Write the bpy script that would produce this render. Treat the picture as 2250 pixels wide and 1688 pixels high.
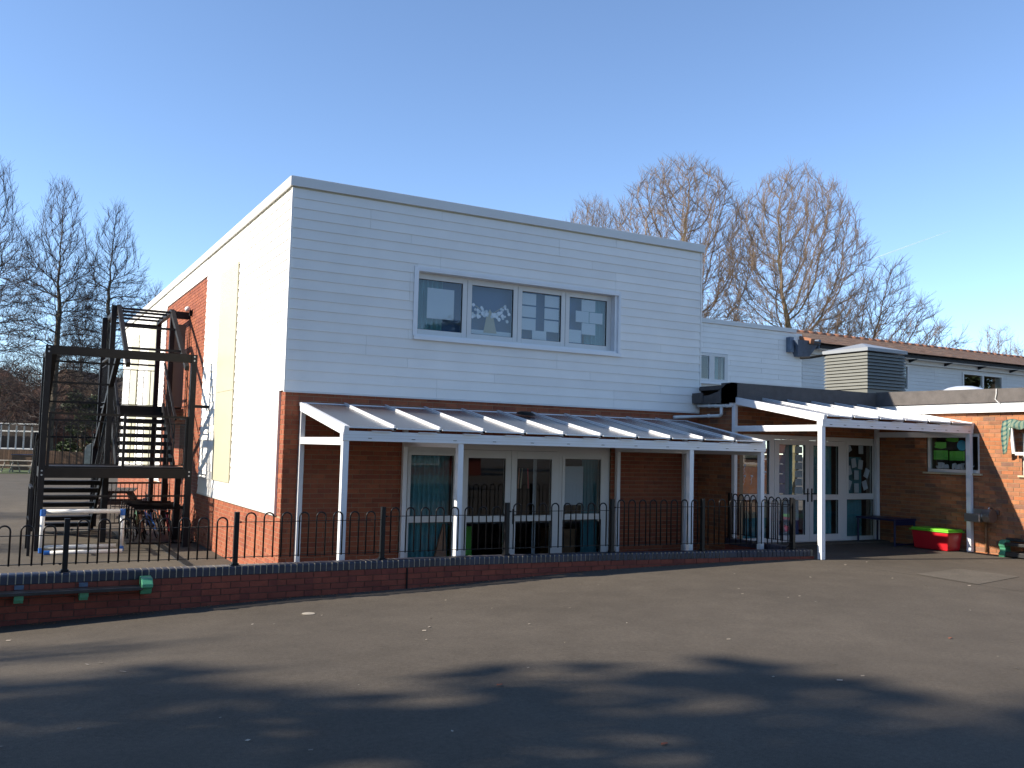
import bpy, bmesh, math, random
from mathutils import Vector, Matrix, kdtree, noise
R = math.radians
random.seed(7)
for o in list(bpy.data.objects): bpy.data.objects.remove(o)
S = bpy.context.scene
COL = S.collection

# ------------------------------------------------------------------ camera
CAM = Vector((-3.758, -13.895, 2.192))
YAW, PITCH, ROLL, FPX = 0.5073, 0.07075, 0.0252, 2007.5
cy, sy, cp, sp = math.cos(YAW), math.sin(YAW), math.cos(PITCH), math.sin(PITCH)
Fw = Vector((sy*cp, cy*cp, sp)); Rt = Vector((cy, -sy, 0)); Up = Rt.cross(Fw)
Rt2 = math.cos(ROLL)*Rt + math.sin(ROLL)*Up
Up2 = -math.sin(ROLL)*Rt + math.cos(ROLL)*Up
cd = bpy.data.cameras.new('camera'); cam = bpy.data.objects.new('camera', cd); COL.objects.link(cam)
M = Matrix((Rt2, Up2, -Fw)).transposed().to_4x4(); M.translation = CAM
cam.matrix_world = M
cd.sensor_width = 36; cd.lens = FPX/2250*36; cd.clip_end = 6000; cd.clip_start = 0.05
S.camera = cam

# ------------------------------------------------------------------ light
SUN = Vector((-1.75, 0.48, 1.0)).normalized()          # towards the sun
w = bpy.data.worlds.new('World'); S.world = w; w.use_nodes = True
nt = w.node_tree; nt.nodes.clear()
sky = nt.nodes.new('ShaderNodeTexSky'); sky.sky_type = 'NISHITA'; sky.sun_disc = False
sky.sun_elevation = math.asin(SUN.z); sky.sun_rotation = math.atan2(SUN.x, SUN.y)
sky.air_density = 0.72; sky.dust_density = 0.0; sky.ozone_density = 2.6; sky.altitude = 0
bg = nt.nodes.new('ShaderNodeBackground'); bg.inputs[1].default_value = 0.138
out = nt.nodes.new('ShaderNodeOutputWorld')
nt.links.new(sky.outputs[0], bg.inputs[0]); nt.links.new(bg.outputs[0], out.inputs[0])
sl = bpy.data.lights.new('sun', 'SUN'); sl.energy = 4.7; sl.angle = R(0.53); sl.color = (1.0, 0.90, 0.76)
so = bpy.data.objects.new('sun', sl); COL.objects.link(so)
so.rotation_euler = (-SUN).to_track_quat('-Z', 'Y').to_euler(); so.location = (-40, 10, 30)
S.view_settings.view_transform = 'Standard'; S.view_settings.look = 'None'
S.view_settings.exposure = 1.0; S.view_settings.gamma = 1.0
S.render.engine = 'CYCLES'
S.cycles.max_bounces = 8; S.cycles.transparent_max_bounces = 24

# ------------------------------------------------------------------ materials
def mat(name, col, rough=0.7, metal=0.0, var=0.0, vscale=3.0, bump=0.0, bscale=60.0, rnd=0.0, spec=0.5, col2=None, hue=None, coat=0.0):
    m = bpy.data.materials.new(name); m.use_nodes = True; n = m.node_tree; b = n.nodes['Principled BSDF']
    b.inputs['Roughness'].default_value = rough; b.inputs['Metallic'].default_value = metal
    b.inputs['Specular IOR Level'].default_value = spec
    if coat: b.inputs['Coat Weight'].default_value = coat
    c = tuple(col)+(1,); b.inputs['Base Color'].default_value = c
    L = n.links; last = None
    tc = n.nodes.new('ShaderNodeTexCoord'); geo = n.nodes.new('ShaderNodeNewGeometry')
    if rnd or hue:
        oi = n.nodes.new('ShaderNodeObjectInfo'); at = n.nodes.new('ShaderNodeAttribute'); at.attribute_name = 'rnd'
        ad = n.nodes.new('ShaderNodeMath'); ad.operation = 'ADD'; L.new(oi.outputs['Random'], ad.inputs[0]); L.new(at.outputs['Fac'], ad.inputs[1])
        fr = n.nodes.new('ShaderNodeMath'); fr.operation = 'FRACT'; L.new(ad.outputs[0], fr.inputs[0])
        if hue:
            cr = n.nodes.new('ShaderNodeValToRGB'); el = cr.color_ramp.elements
            el[0].position = 0; el[0].color = tuple(hue[0])+(1,); el[1].position = 1; el[1].color = tuple(hue[-1])+(1,)
            for i, h in enumerate(hue[1:-1]):
                e = el.new((i+1)/(len(hue)-1)); e.color = tuple(h)+(1,)
            L.new(fr.outputs[0], cr.inputs[0]); last = cr.outputs[0]
        else:
            mr = n.nodes.new('ShaderNodeMapRange'); mr.inputs[3].default_value = 1-rnd; mr.inputs[4].default_value = 1+rnd
            L.new(fr.outputs[0], mr.inputs[0]); mx = n.nodes.new('ShaderNodeVectorMath'); mx.operation = 'SCALE'
            mx.inputs[0].default_value = col; L.new(mr.outputs[0], mx.inputs['Scale']); last = mx.outputs[0]
    if var:
        nz = n.nodes.new('ShaderNodeTexNoise'); nz.inputs['Scale'].default_value = vscale; nz.inputs['Detail'].default_value = 6
        nz.inputs['Roughness'].default_value = 0.62
        L.new(geo.outputs['Position'], nz.inputs['Vector'])
        mr = n.nodes.new('ShaderNodeMapRange'); mr.inputs[1].default_value = .25; mr.inputs[2].default_value = .75
        mr.inputs[3].default_value = 1-var; mr.inputs[4].default_value = 1+var
        L.new(nz.outputs[0], mr.inputs[0])
        if col2 is not None:
            mx = n.nodes.new('ShaderNodeMix'); mx.data_type = 'RGBA'; mr.inputs[3].default_value = 0; mr.inputs[4].default_value = 1
            L.new(mr.outputs[0], mx.inputs[0]); mx.inputs[6].default_value = c; mx.inputs[7].default_value = tuple(col2)+(1,)
            if last: L.new(last, mx.inputs[6])
            last = mx.outputs[2]
        else:
            mx = n.nodes.new('ShaderNodeVectorMath'); mx.operation = 'SCALE'
            if last: L.new(last, mx.inputs[0])
            else: mx.inputs[0].default_value = col
            L.new(mr.outputs[0], mx.inputs['Scale']); last = mx.outputs[0]
    if last: L.new(last, b.inputs['Base Color'])
    if bump:
        nb = n.nodes.new('ShaderNodeTexNoise'); nb.inputs['Scale'].default_value = bscale; nb.inputs['Detail'].default_value = 4
        L.new(geo.outputs['Position'], nb.inputs['Vector'])
        bp = n.nodes.new('ShaderNodeBump'); bp.inputs['Strength'].default_value = bump; bp.inputs['Distance'].default_value = .01
        L.new(nb.outputs[0], bp.inputs['Height']); L.new(bp.outputs[0], b.inputs['Normal'])
    return m

def glass_mat(name, tint, refl=1.0, extra=0.0):
    m = bpy.data.materials.new(name); m.use_nodes = True; n = m.node_tree; n.nodes.clear(); L = n.links
    o = n.nodes.new('ShaderNodeOutputMaterial'); t = n.nodes.new('ShaderNodeBsdfTransparent'); t.inputs[0].default_value = tuple(tint)+(1,)
    g = n.nodes.new('ShaderNodeBsdfGlossy'); g.inputs['Roughness'].default_value = 0.015; g.inputs[0].default_value = (refl, refl, refl, 1)
    f = n.nodes.new('ShaderNodeFresnel'); f.inputs[0].default_value = 1.5
    a = n.nodes.new('ShaderNodeMath'); a.operation = 'MULTIPLY_ADD'; a.inputs[1].default_value = 1.5; a.inputs[2].default_value = extra; a.use_clamp = True
    mx = n.nodes.new('ShaderNodeMixShader'); L.new(f.outputs[0], a.inputs[0]); ge = n.nodes.new('ShaderNodeNewGeometry')
    iv = n.nodes.new('ShaderNodeMath'); iv.operation = 'SUBTRACT'; iv.inputs[0].default_value = 1; L.new(ge.outputs['Backfacing'], iv.inputs[1])
    ml = n.nodes.new('ShaderNodeMath'); ml.operation = 'MULTIPLY'; L.new(a.outputs[0], ml.inputs[0]); L.new(iv.outputs[0], ml.inputs[1]); L.new(ml.outputs[0], mx.inputs[0])
    nz = n.nodes.new('ShaderNodeTexNoise'); nz.inputs['Scale'].default_value = 1.3; bp = n.nodes.new('ShaderNodeBump'); bp.inputs['Strength'].default_value = .05
    L.new(nz.outputs[0], bp.inputs['Height']); L.new(bp.outputs[0], g.inputs['Normal'])
    L.new(t.outputs[0], mx.inputs[1]); L.new(g.outputs[0], mx.inputs[2]); L.new(mx.outputs[0], o.inputs[0])
    return m

def poly_mat():
    m = bpy.data.materials.new('polycarbonate'); m.use_nodes = True; n = m.node_tree; n.nodes.clear(); L = n.links
    o = n.nodes.new('ShaderNodeOutputMaterial'); t = n.nodes.new('ShaderNodeBsdfTransparent'); t.inputs[0].default_value = (.34, .32, .33, 1)
    g = n.nodes.new('ShaderNodeBsdfGlossy'); g.inputs['Roughness'].default_value = 0.22; g.inputs[0].default_value = (.9, .9, .9, 1)
    d = n.nodes.new('ShaderNodeBsdfDiffuse'); d.inputs[0].default_value = (.30, .29, .32, 1)
    tl = n.nodes.new('ShaderNodeBsdfTranslucent'); tl.inputs[0].default_value = (.16, .15, .15, 1)
    dm = n.nodes.new('ShaderNodeMixShader'); dm.inputs[0].default_value = .4; L.new(d.outputs[0], dm.inputs[1]); L.new(tl.outputs[0], dm.inputs[2])
    f = n.nodes.new('ShaderNodeFresnel'); f.inputs[0].default_value = 1.45
    m1 = n.nodes.new('ShaderNodeMixShader'); m1.inputs[0].default_value = .5
    L.new(t.outputs[0], m1.inputs[1]); L.new(dm.outputs[0], m1.inputs[2])
    m2 = n.nodes.new('ShaderNodeMixShader'); ge = n.nodes.new('ShaderNodeNewGeometry')
    iv = n.nodes.new('ShaderNodeMath'); iv.operation = 'SUBTRACT'; iv.inputs[0].default_value = 1; L.new(ge.outputs['Backfacing'], iv.inputs[1])
    ml = n.nodes.new('ShaderNodeMath'); ml.operation = 'MULTIPLY'; L.new(f.outputs[0], ml.inputs[0]); L.new(iv.outputs[0], ml.inputs[1]); ma = n.nodes.new('ShaderNodeMath'); ma.operation = 'MULTIPLY_ADD'; ma.inputs[1].default_value = 1.1; ma.inputs[2].default_value = .12; ma.use_clamp = True; L.new(f.outputs[0], ma.inputs[0]); L.new(ma.outputs[0], ml.inputs[0]); L.new(ml.outputs[0], m2.inputs[0]); L.new(m1.outputs[0], m2.inputs[1]); L.new(g.outputs[0], m2.inputs[2])
    L.new(m2.outputs[0], o.inputs[0]); return m

def tarmac_mat(name, col, speck=True):
    m = mat(name, col, rough=.9, spec=.2)
    n = m.node_tree; L = n.links; b = n.nodes['Principled BSDF']; geo = n.nodes.new('ShaderNodeNewGeometry')
    def nz(sc, det, lo, hi, a, c, rough=.6):
        t = n.nodes.new('ShaderNodeTexNoise'); t.inputs['Scale'].default_value = sc; t.inputs['Detail'].default_value = det; t.inputs['Roughness'].default_value = rough
        L.new(geo.outputs['Position'], t.inputs['Vector']); r = n.nodes.new('ShaderNodeMapRange')
        r.inputs[1].default_value = lo; r.inputs[2].default_value = hi; r.inputs[3].default_value = a; r.inputs[4].default_value = c; L.new(t.outputs[0], r.inputs[0]); return t, r
    def mul(a, c):
        x = n.nodes.new('ShaderNodeMath'); x.operation = 'MULTIPLY'; L.new(a, x.inputs[0]); L.new(c, x.inputs[1]); return x.outputs[0]
    _, a = nz(.35, 5, .3, .7, .84, 1.16); t2, c = nz(140, 2, .3, .7, .72, 1.28); _, e = nz(2.2, 6, .35, .65, .92, 1.08); _, f = nz(28, 3, .3, .7, .86, 1.14)
    v = mul(mul(a.outputs[0], c.outputs[0]), mul(e.outputs[0], f.outputs[0]))
    sc = n.nodes.new('ShaderNodeVectorMath'); sc.operation = 'SCALE'; sc.inputs[0].default_value = col; L.new(v, sc.inputs['Scale']); last = sc.outputs[0]
    if speck:
        vo = n.nodes.new('ShaderNodeTexVoronoi'); vo.inputs['Scale'].default_value = 7; L.new(geo.outputs['Position'], vo.inputs['Vector'])
        lt = n.nodes.new('ShaderNodeMath'); lt.operation = 'LESS_THAN'; lt.inputs[1].default_value = .045; L.new(vo.outputs['Distance'], lt.inputs[0])
        sx = n.nodes.new('ShaderNodeSeparateColor'); L.new(vo.outputs['Color'], sx.inputs[0])
        g2 = n.nodes.new('ShaderNodeMath'); g2.operation = 'GREATER_THAN'; g2.inputs[1].default_value = .95; L.new(sx.outputs[0], g2.inputs[0])
        mm = n.nodes.new('ShaderNodeMath'); mm.operation = 'MULTIPLY'; L.new(lt.outputs[0], mm.inputs[0]); L.new(g2.outputs[0], mm.inputs[1])
        mx = n.nodes.new('ShaderNodeMix'); mx.data_type = 'RGBA'; L.new(mm.outputs[0], mx.inputs[0]); L.new(last, mx.inputs[6]); mx.inputs[7].default_value = (.22, .20, .16, 1)
        last = mx.outputs[2]
    L.new(last, b.inputs['Base Color'])
    bp = n.nodes.new('ShaderNodeBump'); bp.inputs['Strength'].default_value = .35; bp.inputs['Distance'].default_value = .006
    L.new(t2.outputs[0], bp.inputs['Height']); L.new(bp.outputs[0], b.inputs['Normal'])
    return m

def plaid_mat():
    m = mat('plaid_cloth', (.5, .6, .5), rough=.95); n = m.node_tree; L = n.links; b = n.nodes['Principled BSDF']
    tc = n.nodes.new('ShaderNodeTexCoord'); sp_ = n.nodes.new('ShaderNodeSeparateXYZ'); L.new(tc.outputs['UV'], sp_.inputs[0])
    outs = []
    for ch in (0, 1):
        mo = n.nodes.new('ShaderNodeMath'); mo.operation = 'MULTIPLY'; mo.inputs[1].default_value = 5; L.new(sp_.outputs[ch], mo.inputs[0])
        fr = n.nodes.new('ShaderNodeMath'); fr.operation = 'FRACT'; L.new(mo.outputs[0], fr.inputs[0])
        lt = n.nodes.new('ShaderNodeMath'); lt.operation = 'LESS_THAN'; lt.inputs[1].default_value = .42; L.new(fr.outputs[0], lt.inputs[0]); outs.append(lt.outputs[0])
    ad = n.nodes.new('ShaderNodeMath'); ad.operation = 'ADD'; L.new(outs[0], ad.inputs[0]); L.new(outs[1], ad.inputs[1])
    dv = n.nodes.new('ShaderNodeMath'); dv.operation = 'MULTIPLY'; dv.inputs[1].default_value = .5; L.new(ad.outputs[0], dv.inputs[0])
    cr = n.nodes.new('ShaderNodeValToRGB'); cr.color_ramp.interpolation = 'CONSTANT'; e = cr.color_ramp.elements
    e[0].color = (.20, .22, .15, 1); e[1].position = .4; e[1].color = (.07, .14, .11, 1); x = e.new(.8); x.color = (.012, .05, .06, 1)
    L.new(dv.outputs[0], cr.inputs[0]); L.new(cr.outputs[0], b.inputs['Base Color']); return m

MT = dict(
 brick=mat('red_brick', (.36, .13, .06), .85, var=.22, vscale=9, bump=.4, bscale=45, hue=[(.20, .049, .022), (.29, .080, .034), (.25, .066, .027), (.32, .094, .040), (.22, .056, .028)]),
 brick2=mat('mixed_brick', (.36, .15, .08), .85, var=.2, vscale=9, bump=.4, bscale=45, hue=[(.17, .08, .045), (.33, .125, .048), (.37, .15, .065), (.24, .095, .05), (.35, .12, .045), (.30, .125, .06), (.16, .085, .06)]),
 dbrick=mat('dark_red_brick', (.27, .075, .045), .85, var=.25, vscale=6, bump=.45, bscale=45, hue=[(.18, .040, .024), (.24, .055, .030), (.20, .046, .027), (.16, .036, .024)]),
 blue=mat('blue_brick', (.024, .026, .042), .45, var=.3, vscale=8, bump=.2, bscale=30, rnd=.3),
 mortar=mat('mortar', (.30, .21, .13), .95, var=.15, vscale=12, bump=.3, bscale=120),
 joint=mat('pale_joint', (.46, .38, .26), .95),
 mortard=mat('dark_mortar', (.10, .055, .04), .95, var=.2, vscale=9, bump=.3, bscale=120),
 clad=mat('white_cladding', (.84, .82, .77), .55, var=.045, vscale=1.6, bump=.05, bscale=70, rnd=.035),
 clad2=mat('old_cladding', (.66, .66, .63), .6, var=.06, vscale=1.5, rnd=.03),
 cream=mat('cream_panel', (.50, .47, .33), .45, var=.02, vscale=2),
 alu=mat('coping_metal', (.68, .67, .64), .38, var=.04, vscale=1.5),
 upvc=mat('white_upvc', (.66, .65, .62), .35, var=.04, vscale=3),
 wmetal=mat('white_metal', (.76, .77, .78), .32, var=.04, vscale=2),
 seal=mat('black_seal', (.012, .012, .012), .7, spec=.15),
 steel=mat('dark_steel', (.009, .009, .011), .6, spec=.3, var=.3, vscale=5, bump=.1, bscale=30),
 brown=mat('dark_steel_sunlit_tint', (.012, .010, .009), .6, spec=.3, var=.25, vscale=5),  # copy of dark steel for sunlit members, sun warmth put into the colour
 black=mat('black_paint', (.006, .006, .007), .4, spec=.3, var=.2, vscale=9),
 zinc=mat('zinc', (.45, .46, .47), .45, .8),
 felt=mat('roof_felt', (.105, .095, .09), .95, var=.22, vscale=6, bump=.6, bscale=200),
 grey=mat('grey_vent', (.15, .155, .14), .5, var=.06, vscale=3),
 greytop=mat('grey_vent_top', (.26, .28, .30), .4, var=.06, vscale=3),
 lead=mat('lead', (.12, .16, .22), .5, .3, var=.3, vscale=5),
 tile=mat('roof_tile', (.16, .115, .08), .9, var=.55, vscale=1.6, bump=.5, bscale=25, col2=(.18, .085, .045), rnd=.25),
 ridge=mat('ridge_tile', (.27, .12, .065), .85, var=.3, vscale=6),
 tarmac=tarmac_mat('tarmac', (.088, .074, .058)), tarmac2=tarmac_mat('tarmac_old', (.090, .077, .060)),
 patch=tarmac_mat('tarmac_patch', (.108, .093, .074), False),
 grass=mat('grass', (.06, .09, .025), .95, var=.5, vscale=.6, bump=.8, bscale=20),
 earth=mat('earth', (.08, .06, .04), .95, var=.4, vscale=.8),
 drain=mat('drain', (.055, .06, .065), .5, .3, var=.3, vscale=20),
 teal=mat('teal_curtain', (.13, .34, .38), .9, var=.1, vscale=2),
 navy=mat('blue_board', (.06, .13, .27), .8, var=.1, vscale=2),
 sheer=mat('white_curtain', (.55, .56, .58), .9),
 paper=mat('white_paper', (.66, .69, .74), .8), lilac=mat('lilac_paper', (.46, .40, .50), .8),
 beige=mat('beige_card', (.48, .41, .28), .85), lime=mat('lime_paper', (.20, .70, .10), .7), cyan=mat('cyan_paper', (.05, .50, .75), .7),
 orange=mat('orange_paint', (.55, .18, .06), .8, var=.5, vscale=6, col2=(.5, .35, .28)),
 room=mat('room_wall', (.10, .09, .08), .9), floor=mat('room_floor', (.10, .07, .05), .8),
 wood=mat('brown_wood', (.22, .11, .05), .7, var=.3, vscale=4), oldwood=mat('grey_wood', (.33, .29, .23), .9, var=.3, vscale=5),
 red=mat('red_plastic', (.50, .012, .02), .35, var=.06, vscale=3), limep=mat('lime_plastic', (.17, .55, .03), .35),
 green=mat('green_plastic', (.06, .25, .14), .4, var=.12, vscale=6), bplas=mat('black_plastic', (.02, .021, .022), .42, var=.4, vscale=7),
 bluep=mat('blue_plastic', (.02, .12, .42), .35), dblue=mat('dark_blue_paint', (.006, .009, .045), .4), pipe=mat('white_pipe', (.72, .72, .70), .3, var=.06, vscale=9),
 inox=mat('stainless', (.40, .40, .40), .3, .95), plaid=plaid_mat(),
 bark=mat('bark', (.11, .09, .065), .95, var=.4, vscale=4, bump=.5, bscale=18), barkg=mat('green_bark', (.19, .16, .085), .95, var=.4, vscale=2, bump=.5, bscale=18),
 twig=mat('twig', (.19, .135, .09), .9), twigd=mat('dark_twig', (.05, .036, .032), .9), twigr=mat('red_twig', (.13, .07, .05), .9, rnd=.3),
 leaf=mat('evergreen_leaf', (.045, .075, .022), .6, rnd=.5), fence=mat('fence_board', (.09, .05, .03), .9, var=.35, vscale=2, rnd=.25),
 roofb=mat('far_roof', (.20, .10, .06), .9, var=.4, vscale=.8), darkw=mat('dark_frontage', (.05, .04, .035), .9, var=.3, vscale=1),
 glass=glass_mat('window_glass', (.86, .89, .89), .9, .01), poly=poly_mat(),
 dome=mat('acrylic_dome', (.55, .58, .62), .2), contrail=mat('contrail', (.9, .9, .9), 1),
 litter=mat('litter', (.28, .24, .19), .9, rnd=.5), leafr=mat('dead_leaf', (.20, .06, .03), .9))

# ------------------------------------------------------------------ builders
class MB:
    def __init__(s): s.v = []; s.f = []; s.r = []
    def add(s, vs, fs, r=0.0):
        b = len(s.v); s.v += [tuple(x) for x in vs]; s.f += [tuple(i+b for i in f) for f in fs]; s.r += [r]*len(fs); return s
    def box(s, x0, x1, y0, y1, z0, z1, r=0.0):
        return s.add([(x0,y0,z0),(x1,y0,z0),(x1,y1,z0),(x0,y1,z0),(x0,y0,z1),(x1,y0,z1),(x1,y1,z1),(x0,y1,z1)],
                     [(0,3,2,1),(4,5,6,7),(0,1,5,4),(1,2,6,5),(2,3,7,6),(3,0,4,7)], r)
    def bar(s, a, b, w_, h_, up=(0,0,1), r=0.0):        # rectangular bar from a to b
        a, b = Vector(a), Vector(b); d = (b-a).normalized(); u = Vector(up)
        if abs(d.dot(u)) > .98: u = Vector((0,1,0))
        sd = d.cross(u).normalized(); u = sd.cross(d).normalized()
        vs = [p+sd*sx*w_/2+u*sz*h_/2 for p in (a, b) for sx, sz in ((-1,-1),(1,-1),(1,1),(-1,1))]
        return s.add(vs, [(0,1,2,3),(7,6,5,4),(0,4,5,1),(1,5,6,2),(2,6,7,3),(3,7,4,0)], r)
    def tube(s, pts, rad, n=8, caps=True, r=0.0):
        pts = [Vector(p) for p in pts]; rads = rad if isinstance(rad, (list, tuple)) else [rad]*len(pts)
        b = len(s.v); ref = Vector((.3,.2,1)).normalized()
        for i, p in enumerate(pts):
            d = (pts[min(i+1,len(pts)-1)]-pts[max(i-1,0)]).normalized()
            u = d.cross(ref)
            if u.length < .15: u = d.cross(Vector((1,0,0)))
            u.normalize(); v = d.cross(u)
            for k in range(n):
                a = 2*math.pi*k/n; s.v.append(tuple(p+(u*math.cos(a)+v*math.sin(a))*rads[i]))
        for i in range(len(pts)-1):
            for k in range(n):
                s.f.append((b+i*n+k, b+i*n+(k+1)%n, b+(i+1)*n+(k+1)%n, b+(i+1)*n+k)); s.r.append(r)
        if caps:
            s.f.append(tuple(b+k for k in range(n))[::-1]); s.f.append(tuple(b+(len(pts)-1)*n+k for k in range(n))); s.r += [r, r]
        return s
    def lathe(s, c, prof, n=20):
        b = len(s.v)
        for rr, z in prof:
            for k in range(n):
                a = 2*math.pi*k/n; s.v.append((c[0]+rr*math.cos(a), c[1]+rr*math.sin(a), c[2]+z))
        for i in range(len(prof)-1):
            for k in range(n):
                s.f.append((b+i*n+k, b+i*n+(k+1)%n, b+(i+1)*n+(k+1)%n, b+(i+1)*n+k)); s.r.append(0)
        s.f.append(tuple(b+k for k in range(n))[::-1]); s.f.append(tuple(b+(len(prof)-1)*n+k for k in range(n))); s.r += [0, 0]
        return s
    def prism(s, poly, ax, a0, a1):                      # polygon in the two other axes extruded along ax
        def P(q, t):
            q = list(q); q.insert(ax, t); return tuple(q)
        n = len(poly); return s.add([P(q, a0) for q in poly]+[P(q, a1) for q in poly],
            [tuple(range(n))[::-1], tuple(range(n, 2*n))]+[(i, (i+1)%n, n+(i+1)%n, n+i) for i in range(n)])
    def mesh(s, name, m, smooth=False):
        me = bpy.data.meshes.new(name); me.from_pydata(s.v, [], s.f)
        if any(s.r):
            at = me.attributes.new('rnd', 'FLOAT', 'FACE'); at.data.foreach_set('value', s.r)
        me.materials.append(MT[m]); me.validate()
        bm = bmesh.new(); bm.from_mesh(me)
        if len(bm.faces) < 4000: bmesh.ops.recalc_face_normals(bm, faces=bm.faces)
        bm.to_mesh(me); bm.free()
        if smooth: me.polygons.foreach_set('use_smooth', [True]*len(me.polygons))
        return me
    def build(s, name, m, parent=None, bevel=0, smooth=False, **kw):
        return link(name, s.mesh(name, m, smooth), parent, bevel, **kw)

def link(name, me, parent=None, bevel=0, label=None, cat=None, group=None, kind=None):
    o = bpy.data.objects.new(name, me); COL.objects.link(o)
    if parent: o.parent = parent; o.matrix_parent_inverse = Matrix.Identity(4); o.location = -pw(parent)
    tagp(o, label, cat, group, kind)
    if bevel:
        b = o.modifiers.new('bevel', 'BEVEL'); b.width = bevel; b.segments = 2; b.limit_method = 'ANGLE'
    return o
def pw(o):
    v = Vector((0,0,0))
    while o: v += o.location; o = o.parent
    return v
def tagp(o, label=None, cat=None, group=None, kind=None):
    if label: o['label'] = label
    if cat: o['category'] = cat
    if group: o['group'] = group
    if kind: o['kind'] = kind
    return o
def thing(name, label, cat, loc=(0,0,0), group=None):
    o = bpy.data.objects.new(name, None); COL.objects.link(o); o.location = loc; o.empty_display_size = .2
    return tagp(o, label, cat, group)
def B(x0, x1, y0, y1, z0, z1): return MB().box(x0, x1, y0, y1, z0, z1)
def at(px, Z, z=0.0):                                    # ground point at a bearing and depth
    v = Vector((sy, cy, 0))*Z + Vector((cy, -sy, 0))*(px-1125)/FPX*Z
    return Vector((CAM.x+v.x, CAM.y+v.y, z))

unit = MB().box(-.5, .5, -.5, .5, -.5, .5)
UB = {k: unit.mesh('brick', k) for k in ('brick', 'brick2', 'dbrick', 'blue')}

def rects(u0, u1, z0, z1, ops):                          # rectangle minus openings
    us = sorted({u0, u1, *[min(max(a, u0), u1) for o in ops for a in o[:2]]}); zs = sorted({z0, z1, *[min(max(a, z0), z1) for o in ops for a in o[2:]]})
    res = []
    for a, b in zip(us, us[1:]):
        run = None
        for c, d in zip(zs, zs[1:]):
            m_ = ((a+b)/2, (c+d)/2)
            if any(o[0] < m_[0] < o[1] and o[2] < m_[1] < o[3] for o in ops) or b-a < 1e-4 or d-c < 1e-4:
                if run: res.append(run); run = None
            else: run = (a, b, run[2], d) if run else (a, b, c, d)
        if run: res.append(run)
    return res

class Wall:
    """brick face: origin P, direction U (horizontal), outward normal N"""
    def __init__(s, parent, m, mort):
        s.parent, s.m, s.mort, s.br = parent, m, mort, []; s.core = MB()
    def face(s, P, U, N, W, z0, z1, ops=(), thick=.25, seed=1, core=True, cw=(0, 0)):
        rg = random.Random(seed); P, U, N = Vector(P), Vector(U), Vector(N); ang = math.atan2(U.y, U.x)
        if core:
            for a, b, c, d in rects(cw[0], W-cw[1], z0, z1, ops):
                vs = []
                for zz in (c, d):
                    for uu, tt in ((a, .007), (b, .007), (b, thick), (a, thick)):
                        q = P+U*uu-N*tt; vs.append((q.x, q.y, zz))
                s.core.add(vs, [(0,3,2,1),(4,5,6,7),(0,1,5,4),(1,2,6,5),(2,3,7,6),(3,0,4,7)])
        row = 0; z = z0 - (z0 % .075); z = math.floor(z0/.075)*.075
        while z < z1:
            c0, c1 = max(z+.005, z0), min(z+.07, z1)
            if c1-c0 > .012:
                u = -.1125 if row % 2 else 0.0
                while u < W:
                    a, b = max(u+.005, 0), min(u+.22, W)
                    if b-a > .02:
                        for q in rects(a, b, c0, c1, [o for o in ops if o[0] < b and o[1] > a and o[2] < c1 and o[3] > c0]):
                            if q[1]-q[0] > .015 and q[3]-q[2] > .01:
                                pr = rg.uniform(-.0015, .002)
                                ctr = P+U*(q[0]+q[1])/2+N*(pr-.02); s.br.append((Vector((ctr.x, ctr.y, (q[2]+q[3])/2)), q[1]-q[0], q[3]-q[2], ang, rg.random()))
                    u += .225
            row += 1; z += .075
        return s
    def done(s, coren='wall', limit=298):
        s.core.build(coren, s.mort, s.parent)
        s.br.sort(key=lambda b: (b[0]-CAM).length/ (b[1]+.05) )
        for c, l, h, a, r in s.br[:limit]:
            o = bpy.data.objects.new('brick', UB[s.m]); COL.objects.link(o); o.parent = s.parent
            o.location = c-pw(s.parent); o.rotation_euler = (0, 0, a); o.scale = (l, .04, h)
        if len(s.br) > limit:
            m = MB()
            for c, l, h, a, r in s.br[limit:]:
                U = Vector((math.cos(a), math.sin(a), 0)); N = Vector((-U.y, U.x, 0))
                vs = [c+U*su*l/2+N*sn*.02+Vector((0,0,sz*h/2)) for sz in (-1,1) for su, sn in ((-1,-1),(1,-1),(1,1),(-1,1))]
                m.add(vs, [(4,5,6,7),(0,1,5,4),(1,2,6,5),(2,3,7,6),(3,0,4,7),(0,3,2,1)], r+.001)
            m.build('brickwork', s.m, s.parent, kind='stuff')

def boards(parent, P, U, N, W, z0, z1, ops=(), pitch=.158, m='clad', lens=3.6, seed=1, off=.03, name='board'):
    rg = random.Random(seed); P, U, N = Vector(P), Vector(U), Vector(N); z = z0
    while z < z1-.02:
        t = min(z+pitch, z1); cuts = [0]; u = rg.choice((.35, .7, 1.0, .55))*lens
        while u < W-.3: cuts.append(u); u += lens
        cuts.append(W)
        for a, b in zip(cuts, cuts[1:]):
            for q in rects(a+.0015, b-.0015, z, t, [o for o in ops if o[0] < b and o[1] > a and o[2] < t and o[3] > z]):
                if q[1]-q[0] < .02 or q[3]-q[2] < .008: continue
                fb, ft = off+.002, off-.012*(q[3]-q[2])/pitch
                vs = []
                for uu in (q[0], q[1]):
                    for nn, zz in ((0, q[2]), (fb, q[2]), (ft, q[3]), (0, q[3])):
                        x = P+U*uu+N*nn; vs.append((x.x, x.y, zz))
                MB().add(vs, [(0,1,2,3),(7,6,5,4),(0,4,5,1),(1,5,6,2),(2,6,7,3),(3,7,4,0)]).build(name, m, parent)
        z = t

def frame_mesh(x0, x1, z0, z1, y0, y1, holes):           # frame in the XZ plane with rectangular holes
    m = MB()
    for a, b, c, d in rects(x0, x1, z0, z1, holes): m.box(a, b, y0, y1, c, d)
    return m

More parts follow.
